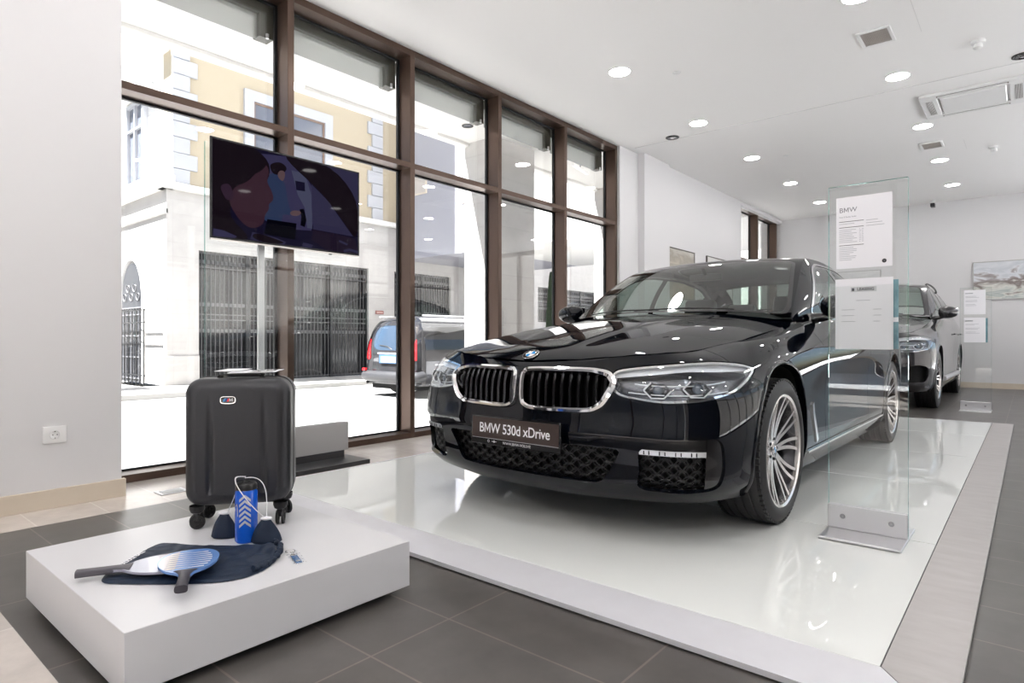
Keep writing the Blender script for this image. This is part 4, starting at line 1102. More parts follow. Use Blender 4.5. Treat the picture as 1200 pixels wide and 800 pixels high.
def tiny(e, w, h):
    m = MB(); m.box((-w / 2 + .012, -.003, h - .045), (-w / 2 + .09, -.0028, h - .035))
    for k in range(3): lines(m, -w / 2 + .015, w / 2 - .05, h - .08 - .05 * k, 2, .014, .004, .4)
    for i in range(len(m.V)): m.V[i] = (m.V[i][0], -.003, m.V[i][2])
    m.build('small_print', M_INK2, e, smooth=False)
sheet(9.49, .525, 1.19, .215, .300, 'white printed sheet at the top of the background glass stand', tiny)
sheet(9.482, .525, .845, .215, .305, 'white notice lower on the background glass stand', tiny)
o = empty('brochure', (9.49, .515, .845), -PI / 2, 'dark brochure edge beside the lower notice on the background stand', 'brochure')
MB().box((-.105, -.0035, 0), (.118, .0015, .297)).build('cover', MATS['brochure_cover'], o, smooth=False)

# ------------------------------------------------------------------ television on its glass stand
M_TVB = mat('tv_bezel', (.01, .01, .012), .25); M_TVS = mat('tv_silver', (.55, .52, .50), .3, .9)
M_DALU = mat('dark_grey_metal', (.10, .10, .105), .35, .6)
e = empty('display_stand', (2.175, 3.83, 0), 0, 'wide glass pane on a grey box foot carrying the television', 'display stand')
MB().box((-.52, -.23, 0), (.545, .10, .030), .002).build('foot_plate', M_DALU, e, smooth=False)
MB().box((-.48, -.012, .030), (.48, .03, .082)).build('plinth_recess', M_DALU, e, smooth=False)
MB().box((-.505, -.030, .082), (.502, -.012, .282), .001).box((-.505, .012, .082), (.502, .03, .282), .001).build('clamp_plate', mat('grey_lacquer', (.42, .41, .41), .35), e, smooth=False)
MB().box((-.505, -.006, .085), (.502, .006, 2.08)).build('glass_sheet', M_ACR, e, smooth=False)
ed = MB(); ed.box((-.5062, -.0058, .085), (-.505, .0058, 2.08)); ed.build('glass_edge', MATS['glass_edge_tint'], e, smooth=False)
MB().box((-.150, .03, .03), (-.105, .05, 1.75), .003).build('pole', mat('white_pole', (.70, .71, .73), .3, .3), e, smooth=False)
tv = empty('television', (2.177, 3.72, 1.477), 0, 'wide flat television showing a dim car interior with a man in blue', 'television')
TW, TH = .5285, .606
MB().box((-TW, -.012, 0), (TW, -.001, TH), .001).box((-TW + .12, -.001, .05), (TW - .12, .035, TH - .14), .004).build('housing', M_TVB, tv, smooth=False)
MB().box((-TW, -.016, -.006), (TW, .0, .004), .001).build('bottom_trim', M_TVS, tv, smooth=False)
MB().box((-.10, .035, .15), (.10, .10, .45)).build('wall_bracket', M_DALU, tv, smooth=False)
MB().box((.28, -.014, -.012), (.30, -.004, -.006)).build('status_sensor', M_TVB, tv, smooth=False)
SCRC = [(.010, .008, .030), (.055, .048, .120), (.060, .026, .042), (.035, .055, .13), (.012, .007, .012), (.045, .040, .095), (.020, .012, .030), (.15, .09, .10), (.09, .095, .17), (.002, .002, .006), (.045, .022, .045)]
def scr_mat(i, c):
    m = mat('screen_tone_%d' % i, (.0, .0, .0), .03, spec=.03, emit=c, estr=.30); return m
SM = [scr_mat(i, c) for i, c in enumerate(SCRC)]
scr = MB(); scr.mi = 0
scr.add([(-TW + .012, -.0125, .016), (TW - .012, -.0125, .016), (TW - .012, -.0125, TH - .012), (-TW + .012, -.0125, TH - .012)], [(0, 1, 2, 3)])
def spoly(mi, pts, lay):
    V = []
    P = curve(np.array([(x, y, 0) for x, y in pts]), len(pts) * 4, closed=True) if mi in (2, 3, 4, 10, 7) else [(x, y) for x, y in pts]
    for q in P:
        x, y = q[0], q[1]
        u = (x - 120) / 820.; top = 90 + 200 * u; bot = 655 + 97 * u; v = (y - top) / (bot - top); u2 = u * 1.22 / (1 + .22 * u)
        # undo the foreshortening so the picture sits square on the panel
        u2 = min(max(u2, .012), .988); v = min(max(v, .02), .975)
        V.append((-TW + 2 * TW * u2, -.0125 - .0002 * lay, TH * (1 - v)))
    scr.mi = mi; scr.add(V, [tuple(range(len(V)))])
spoly(1, [(325, 172), (470, 185), (565, 290), (640, 420), (600, 600), (420, 590), (350, 540), (372, 300)], 1)
spoly(5, [(600, 340), (700, 430), (890, 640), (610, 592)], 2)
spoly(8, [(485, 262), (560, 280), (600, 400), (605, 590), (575, 585), (560, 470), (520, 400)], 3)
spoly(0, [(505, 320), (560, 330), (562, 380), (512, 372)], 4)
spoly(5, [(700, 235), (940, 292), (940, 530), (820, 400)], 2)
spoly(4, [(455, 178), (690, 236), (935, 520), (905, 645), (880, 630), (700, 430), (560, 300)], 5)
spoly(3, [(385, 280), (425, 305), (450, 345), (482, 490), (500, 505), (495, 515), (440, 512), (428, 556), (345, 540), (352, 470), (352, 370)], 6)
spoly(4, [(378, 262), (375, 235), (400, 220), (430, 222), (457, 248), (450, 270), (425, 285), (395, 285)], 7)
spoly(7, [(425, 265), (445, 270), (448, 300), (436, 322), (420, 310), (412, 288)], 8)
spoly(7, [(480, 495), (520, 488), (538, 500), (525, 514), (482, 512)], 8)
spoly(9, [(530, 480), (555, 478), (570, 540), (560, 580), (535, 570), (540, 520)], 7)
spoly(9, [(360, 538), (512, 560), (505, 652), (345, 620)], 9)
spoly(4, [(120, 90), (330, 172), (372, 255), (350, 330), (250, 400), (200, 470), (215, 560), (270, 655), (122, 655)], 8)
spoly(2, [(215, 370), (280, 320), (345, 235), (366, 262), (360, 320), (372, 360), (388, 430), (368, 455), (368, 480), (350, 515), (340, 562), (290, 590), (245, 560), (220, 520), (195, 450)], 9)
spoly(4, [(120, 92), (320, 170), (352, 240), (300, 290), (230, 330), (200, 400), (160, 430), (122, 500)], 10)
spoly(10, [(160, 365), (185, 350), (205, 385), (205, 430), (185, 440), (168, 410)], 11)
spoly(1, [(130, 600), (170, 610), (225, 640), (215, 650), (130, 650)], 9)
spoly(5, [(290, 612), (400, 640), (455, 665), (445, 680), (280, 655)], 10)
spoly(4, [(300, 622), (395, 646), (440, 668), (430, 674), (296, 645)], 11)
spoly(5, [(550, 665), (610, 680), (600, 700), (545, 690)], 10)
spoly(6, [(610, 592), (900, 650), (935, 720), (935, 745), (700, 715), (600, 650)], 7)
spoly(5, [(785, 655), (850, 680), (840, 688), (780, 665)], 10)
spoly(5, [(815, 712), (860, 705), (935, 722), (935, 735), (860, 720), (820, 725)], 10)
scr.build('screen', SM, tv, smooth=False)

# ------------------------------------------------------------------ white plinth
PZ = .182
pl_ = empty('display_plinth', (.97, 2.09, 0), 0, 'low white square plinth carrying the suitcase and sports set', 'plinth')
MB().box((-.44, -.445, .028), (.44, .445, PZ), .0015).build('top_box', mat('plinth_white', (.66, .66, .68), .35), pl_, smooth=False)
MB().box((-.38, -.385, 0), (.38, .385, .028)).build('recessed_base', M_GASK, pl_, smooth=False)

# ------------------------------------------------------------------ suitcase (local: x to its right seen from the front, -y to the front)
M_CASE = mat('suitcase_shell', (.046, .047, .052), .36, .5, bump=(260, .25, .0008, (1, 1, .15)))
sc = empty('suitcase', (1.155, 2.317, PZ), math.atan2(-.611, .791), 'dark grey hard-shell cabin suitcase standing on four castors on the plinth', 'suitcase')
def rsect(w, d, r, n=10):
    P = []
    for cx, cy, a0 in ((w - r, d - r, 0), (-w + r, d - r, PI / 2), (-w + r, -d + r, PI), (w - r, -d + r, 1.5 * PI)):
        for k in range(n + 1): a = a0 + PI / 2 * k / n; P.append((cx + r * math.cos(a), cy + r * math.sin(a)))
    return P
def shell(w, y0, y1, z0, z1, r, front):
    """half shell: rounded rectangle in x-z, bulging towards front"""
    V = []; F = []; rows = []
    zc = (z0 + z1) / 2; h = (z1 - z0) / 2; depth = y1 - y0; rr = .045
    prof = [(0., 0.)]
    for k in range(0, 9): a = PI / 2 * k / 8; prof.append((-rr + rr * math.cos(a), (depth - rr) + rr * math.sin(a)))
    ins = [(0, 0)] + prof[1:]
    n = 12; N = 4 * (n + 1)
    for off, dd in ins:
        ring = rsect(w + off, h + off, max(r + off, .02), n)
        for x, z in ring: V.append((x, front * dd + (y1 if front < 0 else y0), zc + z))
    for i in range(len(ins) - 1):
        for k in range(N):
            l = (k + 1) % N; q = (i * N + k, i * N + l, (i + 1) * N + l, (i + 1) * N + k); F.append(q if front < 0 else q[::-1])
    # face grid
    wf = w - rr; hf = h - rr; yf = (y1 - depth) if front < 0 else (y0 + depth)
    b = len(V); nx, nz = 81, 41
    for j in range(nz):
        for i in range(nx):
            u = -wf + 2 * wf * i / (nx - 1); q = -hf + 2 * hf * j / (nz - 1)
            # keep inside the rounded outline
            rc = max(r - rr, .02); ax = max(abs(u) - (wf - rc), 0); az = max(abs(q) - (hf - rc), 0); L = math.hypot(ax, az)
            if L > rc: s = rc / L; u = math.copysign(wf - rc + ax * s, u); q = math.copysign(hf - rc + az * s, q)
            g = 0
            for g0 in (-.093, .093):
                g += .0075 * math.exp(-(((u - g0) / .0085) ** 2)) * min(1, max(0, (hf - .01 - q) / .16)) 
            edge = min(1, (wf - abs(u)) / .02, (hf - abs(q)) / .02); g *= max(edge, 0)
            V.append((u, yf - front * g * -1 if front > 0 else yf + g, zc + q))
    for j in range(nz - 1):
        for i in range(nx - 1):
            q = (b + j * nx + i, b + j * nx + i + 1, b + (j + 1) * nx + i + 1, b + (j + 1) * nx + i); F.append(q if front < 0 else q[::-1])
    return V, F
m = MB(); V, F = shell(.183, -.112, -.004, .085, .553, .058, -1); m.add(V, F); m.build('front_shell', M_CASE, sc, sharp=40)
m = MB(); V, F = shell(.183, .004, .112, .085, .553, .058, 1); m.add(V, F); m.build('rear_shell', M_CASE, sc, sharp=40)
rng = rsect(.183, .234, .058, 12)
m = MB(); m.sweep([(x, 0, .319 + z) for x, z in rng], [(x / .3, 0, z / .3) for x, z in rng], [(-.006, -.012), (-.006, .002), (-.002, .004), (.002, .004), (.006, .002), (.006, -.012)]); m.build('zip_seam', M_RUB, sc)
m = MB(); P = curve(np.array([(-.075, -.035, .550), (-.072, -.038, .559), (-.05, -.04, .565), (0, -.04, .566), (.05, -.04, .565), (.072, -.038, .559), (.075, -.035, .550)]), 30)
m.sweep(P, [(0, 0, 1)] * 30, [(-.011, -.003), (-.011, .003), (.011, .003), (.011, -.003)], closed=False); m.build('top_handle', M_BLK, sc)
m = MB(); m.box((-.07, .05, .553), (.07, .075, .565), .004).build('telescopic_grip', M_BLK, sc)
for sx in (-1, 1):
    for sy in (-1, 1):
        wh = MB(); x, y = sx * .145, sy * .072
        wh.lathe([(.026, .086), (.026, .075), (.021, .062), (.010, .056)], 24, Matrix.Translation((x, y, 0)))
        wh.box((x - .010, y - .012, .030), (x + .010, y + .012, .064), .003)
        hz = wh.build('castor_housing', M_BLK, sc)
        t = MB(); rot = .6 if sx < 0 else 1.85
        for dz in (-1, 1):
            M = Matrix.Translation((x, y + .004, .0265)) @ Matrix.Rotation(rot + sy * .3, 4, 'Z') @ Matrix.Rotation(PI / 2, 4, 'X')
            t.lathe([(.001, dz * .012), (.015, dz * .012), (.016, dz * .0155), (.0245, dz * .015), (.0265, dz * .0125), (.0265, dz * .006), (.012, dz * .005)], 28, M)
            for k in range(5):
                a = 2 * PI * k / 5; t.cyl(M @ Vector((.012 * math.cos(a), .012 * math.sin(a), dz * .011)), M @ Vector((.012 * math.cos(a), .012 * math.sin(a), dz * .0155)), .0032, n=8)
        t.build('castor_wheel', M_RUB, hz)
# small oval badge with three slanted stripes
m = MB(); bx, bz = -.030, .475
outl = [(.024 * math.copysign(abs(math.cos(a)) ** .55, math.cos(a)), .0115 * math.copysign(abs(math.sin(a)) ** .6, math.sin(a))) for a in np.linspace(0, 2 * PI, 41)[:-1]]
MM = basis((bx, -.1125, bz), (1, 0, 0), (0, 0, 1))
m.mi = 0; m.prism(outl, 0, .0022, MM); m.mi = 1
m.sweep([MM @ Vector((x * 1.06, y * 1.1, .001)) for x, y in outl], [(0, -1, 0)] * 40, [(-.0012, -.001), (-.0012, .0022), (.0012, .0022), (.0012, -.001)])
for k, mi in enumerate((2, 3, 4)):
    x0 = -.017 + k * .0065; m.mi = mi; m.prism([(x0, -.0055), (x0 + .0062, -.0055), (x0 + .0105, .0055), (x0 + .0043, .0055)], .0022, .0028, MM)
m.mi = 5; V, F = text_geo('M', .0155, 'CENTER', .0004); m.add([(x + .0105, y, .0026) for x, y, _ in V], F, MM)
m.build('oval_badge', [M_GBLK, M_CHR, mat('stripe_light_blue', (.10, .38, .75), .3), mat('stripe_navy', (.02, .05, .25), .3), mat('stripe_red', (.75, .03, .04), .3), M_WHT], sc, smooth=False)
# leaflet lying on the case
e = empty('leaflet', (1.162, 2.29, PZ + .5705), math.atan2(-.611, .791) + .06, 'small folded black and white leaflet lying on top of the suitcase', 'leaflet')
P = [(-.065, -.062, .0), (.100, -.050, .002), (.125, .03, .008), (-.05, .045, .004)]
m = MB(); m.add([(x, y, z) for x, y, z in P] + [(x, y, z + .0018) for x, y, z in P], [(3, 2, 1, 0), (4, 5, 6, 7), (0, 1, 5, 4), (1, 2, 6, 5), (2, 3, 7, 6), (3, 0, 4, 7)]); m.build('cover', M_PAPER, e, smooth=False)
m = MB(); P2 = [(.0, -.055, .0030), (.088, -.048, .0044), (.108, .018, .0096), (.012, .03, .0072)]; m.add(P2, [(0, 1, 2, 3)]); m.build('dark_photo', M_GBLK, e, smooth=False)
m = MB(); P3 = [(-.120, .0, .001), (-.05, -.030, .001), (.01, .030, .008), (-.08, .05, .007)]; m.add([(x, y, z + .004) for x, y, z in P3] + [(x, y, z + .0055) for x, y, z in P3], [(3, 2, 1, 0), (4, 5, 6, 7), (0, 1, 5, 4), (1, 2, 6, 5), (2, 3, 7, 6), (3, 0, 4, 7)]); m.build('folded_page', M_PAPER, e, smooth=False)

# ------------------------------------------------------------------ bottle
M_BOT = mat('bottle_blue', (.003, .10, .62), .22, coat=.5)
b = empty('drinking_bottle', (1.045, 2.075, PZ), math.radians(-50), 'bright blue drinking bottle with grey chevrons and black cap', 'bottle')
R0 = .0365
MB().lathe([(.001, .001), (R0 - .004, .001), (R0, .006), (R0, .105), (R0 - .0012, .112), (R0, .120), (R0, .172), (R0 - .004, .180)], 48).build('body', M_BOT, b)
MB().lathe([(R0 - .004, .180), (R0 - .001, .181), (R0 - .0015, .196), (R0 - .006, .203), (.014, .206), (.012, .210), (.001, .211)], 40).build('cap', M_BLK, b)
m = MB()
for k in range(6):
    zc = .060 + k * .0175
    for sg in (-1, 1):
        V = []
        for i in range(9):
            t = i / 8.; a = -PI / 2 + .28 + sg * t * .52; zz = zc + .012 - t * .017; V += [((R0 + .0005) * math.cos(a), (R0 + .0005) * math.sin(a), zz), ((R0 + .0005) * math.cos(a), (R0 + .0005) * math.sin(a), zz + .0092)]
        m.add(V, [(2 * i, 2 * i + 2, 2 * i + 3, 2 * i + 1) if sg > 0 else (2 * i + 1, 2 * i + 3, 2 * i + 2, 2 * i) for i in range(8)])
m.build('chevron_print', mat('print_grey', (.55, .58, .62), .4), b)
m = MB(); P = [(-.62, .128), (-.52, .136), (-.46, .128), (-.44, .112), (-.42, .104), (-.40, .094)]
m.tube([((R0 + .0006) * math.cos(-PI / 2 + a), (R0 + .0006) * math.sin(-PI / 2 + a), z) for a, z in P], .0013, 6); m.build('leaping_mark', MATS['print_grey'], b)
# two pouches of navy cloth whose cords hang over the cap
M_NAVY = mat('navy_cloth', (.006, .016, .040), .6, bump=(35, .5, .004))
M_CORD = mat('white_cord', (.78, .78, .80), .6)
def pouch(x, y, rz, w, d, h, lab, cords):
    e = empty('drawstring_pouch', (x, y, PZ), rz, lab, 'pouch'); V = []; n, mrow = 40, 16
    for j in range(mrow):
        t = j / (mrow - 1); k = 1 - t
        s = (.92 if j else .80) * (1 - .78 * t ** 1.5) + .03 * math.sin(PI * t)
        for i in range(n):
            a = 2 * PI * i / n; rp = 1 + .10 * t * math.sin(7 * a + 3) + .05 * math.sin(3 * a + 4 * t)
            cx = math.copysign(abs(math.cos(a)) ** .75, math.cos(a)); V.append((w * s * cx * rp, d * s * math.sin(a) * rp, h * t + .001))
    F = [(j * n + i, j * n + (i + 1) % n, (j + 1) * n + (i + 1) % n, (j + 1) * n + i) for j in range(mrow - 1) for i in range(n)] + [tuple(range(n))[::-1], tuple((mrow - 1) * n + i for i in range(n))]
    m = MB(); m.add(V, F); m.build('bag', M_NAVY, e, sharp=60)
    m = MB(); m.ell((0, 0, h + .002), (.020, .012, .007), 16, 10); m.build('gathered_neck', M_CORD, e)
    Mi = (Matrix.Translation((x, y, PZ)) @ Matrix.Rotation(rz, 4, 'Z')).inverted()
    for P in cords:
        m = MB(); m.tube([Mi @ Vector(p) for p in curve(np.array(P), 30)], .0016, 6); m.build('cord', M_CORD, e)
    return e
bx, by = 1.045, 2.075
pouch(1.080, 2.006, math.radians(-44), .056, .024, .082, 'navy drawstring pouch in front of the bottle, right of it',
      [[(1.080, 2.006, .266), (1.048, 2.016, .300), (1.006, 2.060, .380), (1.018, 2.090, .404), (1.050, 2.088, .402)], [(1.081, 2.005, .266), (1.088, 2.016, .300), (1.090, 2.038, .370), (1.070, 2.060, .398), (1.040, 2.075, .401)]])
pouch(1.015, 2.172, math.radians(-44), .050, .026, .085, 'navy drawstring pouch behind the bottle, left of it',
      [[(1.020, 2.165, .262), (1.022, 2.140, .30), (1.030, 2.118, .36), (1.020, 2.10, .402), (1.045, 2.08, .403)]])

# ------------------------------------------------------------------ beach bats, their bag and the key ring
M_HND = mat('bat_grip', (.045, .042, .055), .5)
M_HND2 = mat('bat_grip_warm', (.10, .095, .11), .5)
def bat(x, y, ang, z, lab, face_m, mats):
    """local +x from grip to head"""
    e = empty('beach_bat', (x, y, z), ang, lab, 'bat')
    H = [(.098, .0)]; top = [(.060, .014), (.088, .022), (.110, .045), (.150, .070), (.200, .082), (.250, .074), (.285, .045), (.295, .0)]
    out = top + [(a, -b_) for a, b_ in top[::-1][1:]]
    P = [tuple(p[:2]) for p in curve(np.array([(a, b_, 0) for a, b_ in top]), 40)]; P = P + [(a, -b_) for a, b_ in P[::-1][1:]]
    MB().prism(P, .0, .007).build('head', mats[0], e, smooth=False)
    face_m(e)
    V = []; ks = [(-.030, .0165, .0), (-.010, .0150, .0), (.03, .0140, .0), (.07, .0150, .0), (.092, .022, .0), (.108, .034, 0)]
    m = MB(); F = []; n = 14
    for q, (a, w, _) in enumerate(ks):
        hh = .0105 if a < .075 else .0105 - (a - .075) * .12
        for i in range(n):
            t = 2 * PI * i / n; V.append((a, w * math.copysign(abs(math.cos(t)) ** .6, math.cos(t)), .0035 + hh * math.copysign(abs(math.sin(t)) ** .6, math.sin(t))))
    for q in range(len(ks) - 1):
        for i in range(n): l = (i + 1) % n; F.append((q * n + i, q * n + l, (q + 1) * n + l, (q + 1) * n + i))
    F += [tuple(range(n)), tuple((len(ks) - 1) * n + i for i in range(n))[::-1]]
    m.add(V, F); m.build('grip', mats[1], e, sharp=50)
    return e
def stripes(e):
    m = MB(); lim = lambda u: .079 * math.sqrt(max(1 - ((u - .197) / .098) ** 2, 0)) if u > .11 else 0
    P = [(u, lim(u)) for u in np.linspace(.125, .289, 24)]
    V = [(u, min(.030, w - .001), .0072) for u, w in P] + [(u, w - .0015, .0072) for u, w in P]; n = len(P)
    m.add(V, [(i, i + 1, n + i + 1, n + i) for i in range(n - 1)]); m.build('pale_print', M_BATP, e, smooth=False)
    m = MB(); m2 = MB()
    for k in range(8):
        u = .128 + k * .0185; w = lim(u) * .80
        m.add([(u, .004, .0075), (u - .0045, -w, .0075), (u + .0045, -w, .0075)], [(0, 1, 2)])
        m2.add([(u + .006, -.012, .0076), (u + .002, .055, .0076), (u + .0095, .050, .0076)], [(0, 2, 1)])
    m.build('stripe_print', mat('print_silver', (.70, .70, .72), .3, .2), e, smooth=False); m2.build('sand_stripe_print', mat('print_sand', (.55, .50, .44), .35), e, smooth=False)
M_BATB = mat('bat_blue', (.13, .26, .58), .25, coat=.4); M_BATP = mat('bat_pale', (.36, .36, .44), .25, coat=.4)
def pale_half(e):
    pass
ang1 = math.atan2(2.02 - 1.775, .875 - .705)
b1 = bat(.700, 1.742, math.radians(63), PZ + .034, 'blue beach bat with silver stripes lying on top, grip towards the camera', stripes, (M_BATB, M_HND))
b2 = bat(.560 + .02, 2.083, math.radians(-28), PZ + .020, 'pale beach bat under the blue one, grip pointing left', lambda e: None, (M_BATP, M_HND2))
# bag outline on the plinth
e = empty('drawstring_bag', (.85, 1.98, PZ + .0008), 0, 'navy drawstring bag lying flat under the beach bats', 'bag')
O = [(.600, 2.035), (.640, 2.110), (.740, 2.200), (.835, 2.268), (.860, 2.255), (.910, 2.165), (1.000, 2.050), (1.085, 1.950), (1.078, 1.905), (1.040, 1.850), (.975, 1.785), (.905, 1.755), (.845, 1.760), (.780, 1.806), (.700, 1.890), (.620, 1.990)]
oc = np.array([(a, b_, 0) for a, b_ in O]); dense = curve(oc, 110, closed=True)[:, :2]
nx, ny = 90, 90; gx = np.linspace(.585, 1.10, nx); gy = np.linspace(1.74, 2.29, ny); GX, GY = np.meshgrid(gx, gy, indexing='ij')
sd = sd_poly(GX.ravel(), GY.ravel(), dense).reshape(GX.shape)
prof = np.clip(-sd / .018, 0, 1); wr = (np.sin(GX * 60 + 3 * np.sin(GY * 31)) * np.sin(GY * 52 + 2.2 * np.sin(GX * 40)) * .5 + .5)
amp = .0035 + .016 * np.clip((GX - .93) / .10, 0, 1) * np.clip((1.98 - GY) / .1, 0, 1) + .004 * np.clip((GX - .9) / .1, 0, 1)
GZ = prof ** .5 * (.0045 + amp * wr)
mouth = np.exp(-(((GX - .955) / .035) ** 2 + ((GY - 1.845) / .018) ** 2)); GZ = GZ - .010 * mouth * prof
GZ = np.maximum(GZ, .0006); top = Surf.grid(np.stack([GX, GY, GZ], 2))
if top.A[:, 5].mean() < 0: top = Surf.grid(np.stack([GX, GY, GZ], 2), flip=True)
top = top.clip(lambda A: sd_poly(A[:, 0], A[:, 1], dense)); top.A[:, 0] -= .85; top.A[:, 1] -= 1.98
top.build('cloth', M_NAVY, e)
m = MB(); hem = [(1.078, 1.955), (1.083, 1.925), (1.060, 1.880), (1.020, 1.825), (.965, 1.790), (.91, 1.765)]
hp = curve(np.array([(a - .85, b_ - 1.98, .012) for a, b_ in hem]), 60); hp[:, 2] += .005 * np.sin(np.arange(60) * 1.1); hp[:, 0] += .004 * np.sin(np.arange(60) * .8)
m.tube(hp, [.007 + .0025 * math.sin(i * 1.3) for i in range(60)], 10); m.build('gathered_hem', M_NAVY, e, sharp=60)
m = MB(); V, F = text_geo('PADDLE BALL', .020, 'LEFT', .0006)
MM = basis((.672 - .85, 2.112 - 1.98, .0115), (.743 - .672, 2.175 - 2.112, 0), (-(2.175 - 2.112), .743 - .672, 0)); m.add(V, F, MM)
m.build('white_print', M_PAPER, e, smooth=False)
e = empty('key_ring', (1.062, 1.79, PZ), math.radians(-108), 'metal key ring with blue enamel tag in clear wrapping at the plinth edge', 'key ring')
m = MB(); m.tube([(-.072 + .015 * math.cos(a), .015 * math.sin(a), .0025) for a in np.linspace(0, 2 * PI, 33)[:-1]], .0012, 6, closed=True); m.build('ring', M_CHR, e)
m = MB()
for k in range(3): m.tube([(-.052 + k * .009 + .0055 * math.cos(a), .0035 * math.sin(a), .004) for a in np.linspace(0, 2 * PI, 17)[:-1]], .0011, 6, closed=True)
m.build('chain', M_CHR, e)
m = MB(); m.box((-.028, -.010, .001), (.050, .010, .0042), .002, 2); m.build('tag', mat('tag_blue', (.10, .22, .45), .25, .3), e)
m = MB(); m.box((-.028, -.0105, .0035), (-.018, .0105, .006), .001); m.box((.030, -.007, .0043), (.044, .007, .005)); m.build('tag_cap', M_CHR, e, smooth=False)
V = []
for j in range(9):
    for i in range(15): V.append((-.055 + .125 * i / 14, -.020 + .04 * j / 8, .006 + .003 * math.sin(i * 1.9 + j) + .002 * math.sin(j * 2.3)))
m = MB(); m.add(V, grid_faces(9, 15)); m.build('clear_wrap', glass_mat('wrap_film', (.93, .94, .95), ior=1.4), e)
# ------------------------------------------------------------------ street outside
GZ0 = -.45; FY = 17.4; SW = -.33
M_ASPH = mat('street_paving', (.30, .295, .29), .8, noise=(.8, .6, (.35, .345, .33)))
M_BOUNCE = mat('pale_bounce_ground', (.72, .72, .725), .8, noise=(.8, .6, (.66, .66, .67)))  # unseen ground, made pale to bounce sunlight up to the ceiling
M_STONE = tile_mat('pale_stone', (.42, .405, .39), (.40, .385, .37), (.36, .35, .335), .9, .38, (0, 0, 0), .8, m=.006, var=.12)
M_STUC = mat('yellow_stucco', (.40, .345, .255), .9, noise=(3, .4, (.43, .37, .27)))
M_QUOIN = mat('quoin_plaster', (.40, .41, .44), .85)
M_WSHADE = mat('shade_tinted_plaster', (.34, .34, .38), .85)
M_SOFF = mat('soffit_white', (.66, .65, .63), .8)
M_SHOP = mat('shop_glass_dark', (.02, .02, .022), .1)
M_IRON = mat('wrought_iron', (.085, .085, .088), .5)
M_BWIN = mat('house_window_glass', (.12, .13, .16), .1)
M_SHUT = mat('window_frame_brown', (.18, .12, .09), .6)
def xz_mat(src):   # same tile pattern on an upright wall
    pass
ms = MATS['pale_stone'].node_tree; mpn = [n for n in ms.nodes if n.type == 'MAPPING'][0]; mpn.inputs['Rotation'].default_value = (PI / 2, 0, 0)
sbox('floor', (-4.9, 4.6, GZ0 - .1), (60, 40, GZ0), M_ASPH).name = 'floor_street'
sbox('floor', (-30, -30, GZ0 - .1), (-4.9, 40, GZ0), M_BOUNCE).name = 'floor_bounce'; sbox('floor', (-4.9, -30, GZ0 - .1), (60, 4.6, GZ0), M_BOUNCE).name = 'floor_bounce'
sbox('wall_opposite_side', (-22, -19, GZ0), (60, -18, 7), mat('opposite_render', (.30, .28, .26), .9))  # unseen block, added to keep the bright horizon out of the window reflections
sbox('floor', (-30, 15.0, GZ0), (60, FY + .1, SW), mat('pavement_stone', (.36, .355, .34), .8)).name = 'floor_pavement'
sbox('wall_outer_base', (-4.9, 4.44, GZ0), (14.2, 4.62, 0), M_STONE)
# arcade over our own front
sbox('ceiling_arcade', (-6, 4.62, 4.03), (7.16, 7.0, 4.25), M_SOFF); sbox('ceiling_arcade_far', (7.16, 4.62, 4.03), (14.3, 7.0, 4.25), M_SOFF)
sbox('trim_3', (-6, 6.9, 3.98), (7.16, 7.05, 4.5), M_SOFF, .01); sbox('trim_4', (8.16, 6.9, 3.98), (11.04, 7.05, 4.5), M_SOFF, .01)
sbox('wall_arcade_pillar', (7.16, 6.35, GZ0), (8.16, 7.02, 4.6), M_STONE, .01)
sbox('wall_arcade_pillar_far', (11.04, 6.35, GZ0), (12.04, 7.02, 4.6), M_STONE, .01)
def dl_out(x, y, lb):
    e = empty('arcade_ceiling_light', (x, y, 4.03), 0, lb, 'light')
    MB().lathe([(.06, 0), (.085, 0), (.085, -.01), (.06, -.012)], 28).build('trim_ring', M_DSIL, e); MB().lathe([(.001, .0), (.06, -.002)], 24).build('reflector', M_BWIN, e)
dl_out(6.55, 6.35, 'small round recessed light in the white arcade soffit outside')
e = empty('arcade_pendant', (9.3, 6.2, 3.95), .2, 'thin bar lamp hanging under the far arcade soffit', 'light')
MB().box((-.35, -.03, -.03), (.35, .03, .01), .005).build('lamp_bar', M_WPL, e, smooth=False); MB().cyl((0, 0, .01), (0, 0, .08), .01).build('stem', M_DSIL, e)

# building across the street
bA = empty('street_building', (6.76, FY, SW), 0, 'stone and yellow stucco building with quoins on the far side of the street', 'building')
def bp(name, lo, hi, m, bev=0., par=None):
    return MB().box((lo[0] - 6.76, lo[1] - FY, lo[2] - SW), (hi[0] - 6.76, hi[1] - FY, hi[2] - SW), bev).build(name, m, par or bA, smooth=False)
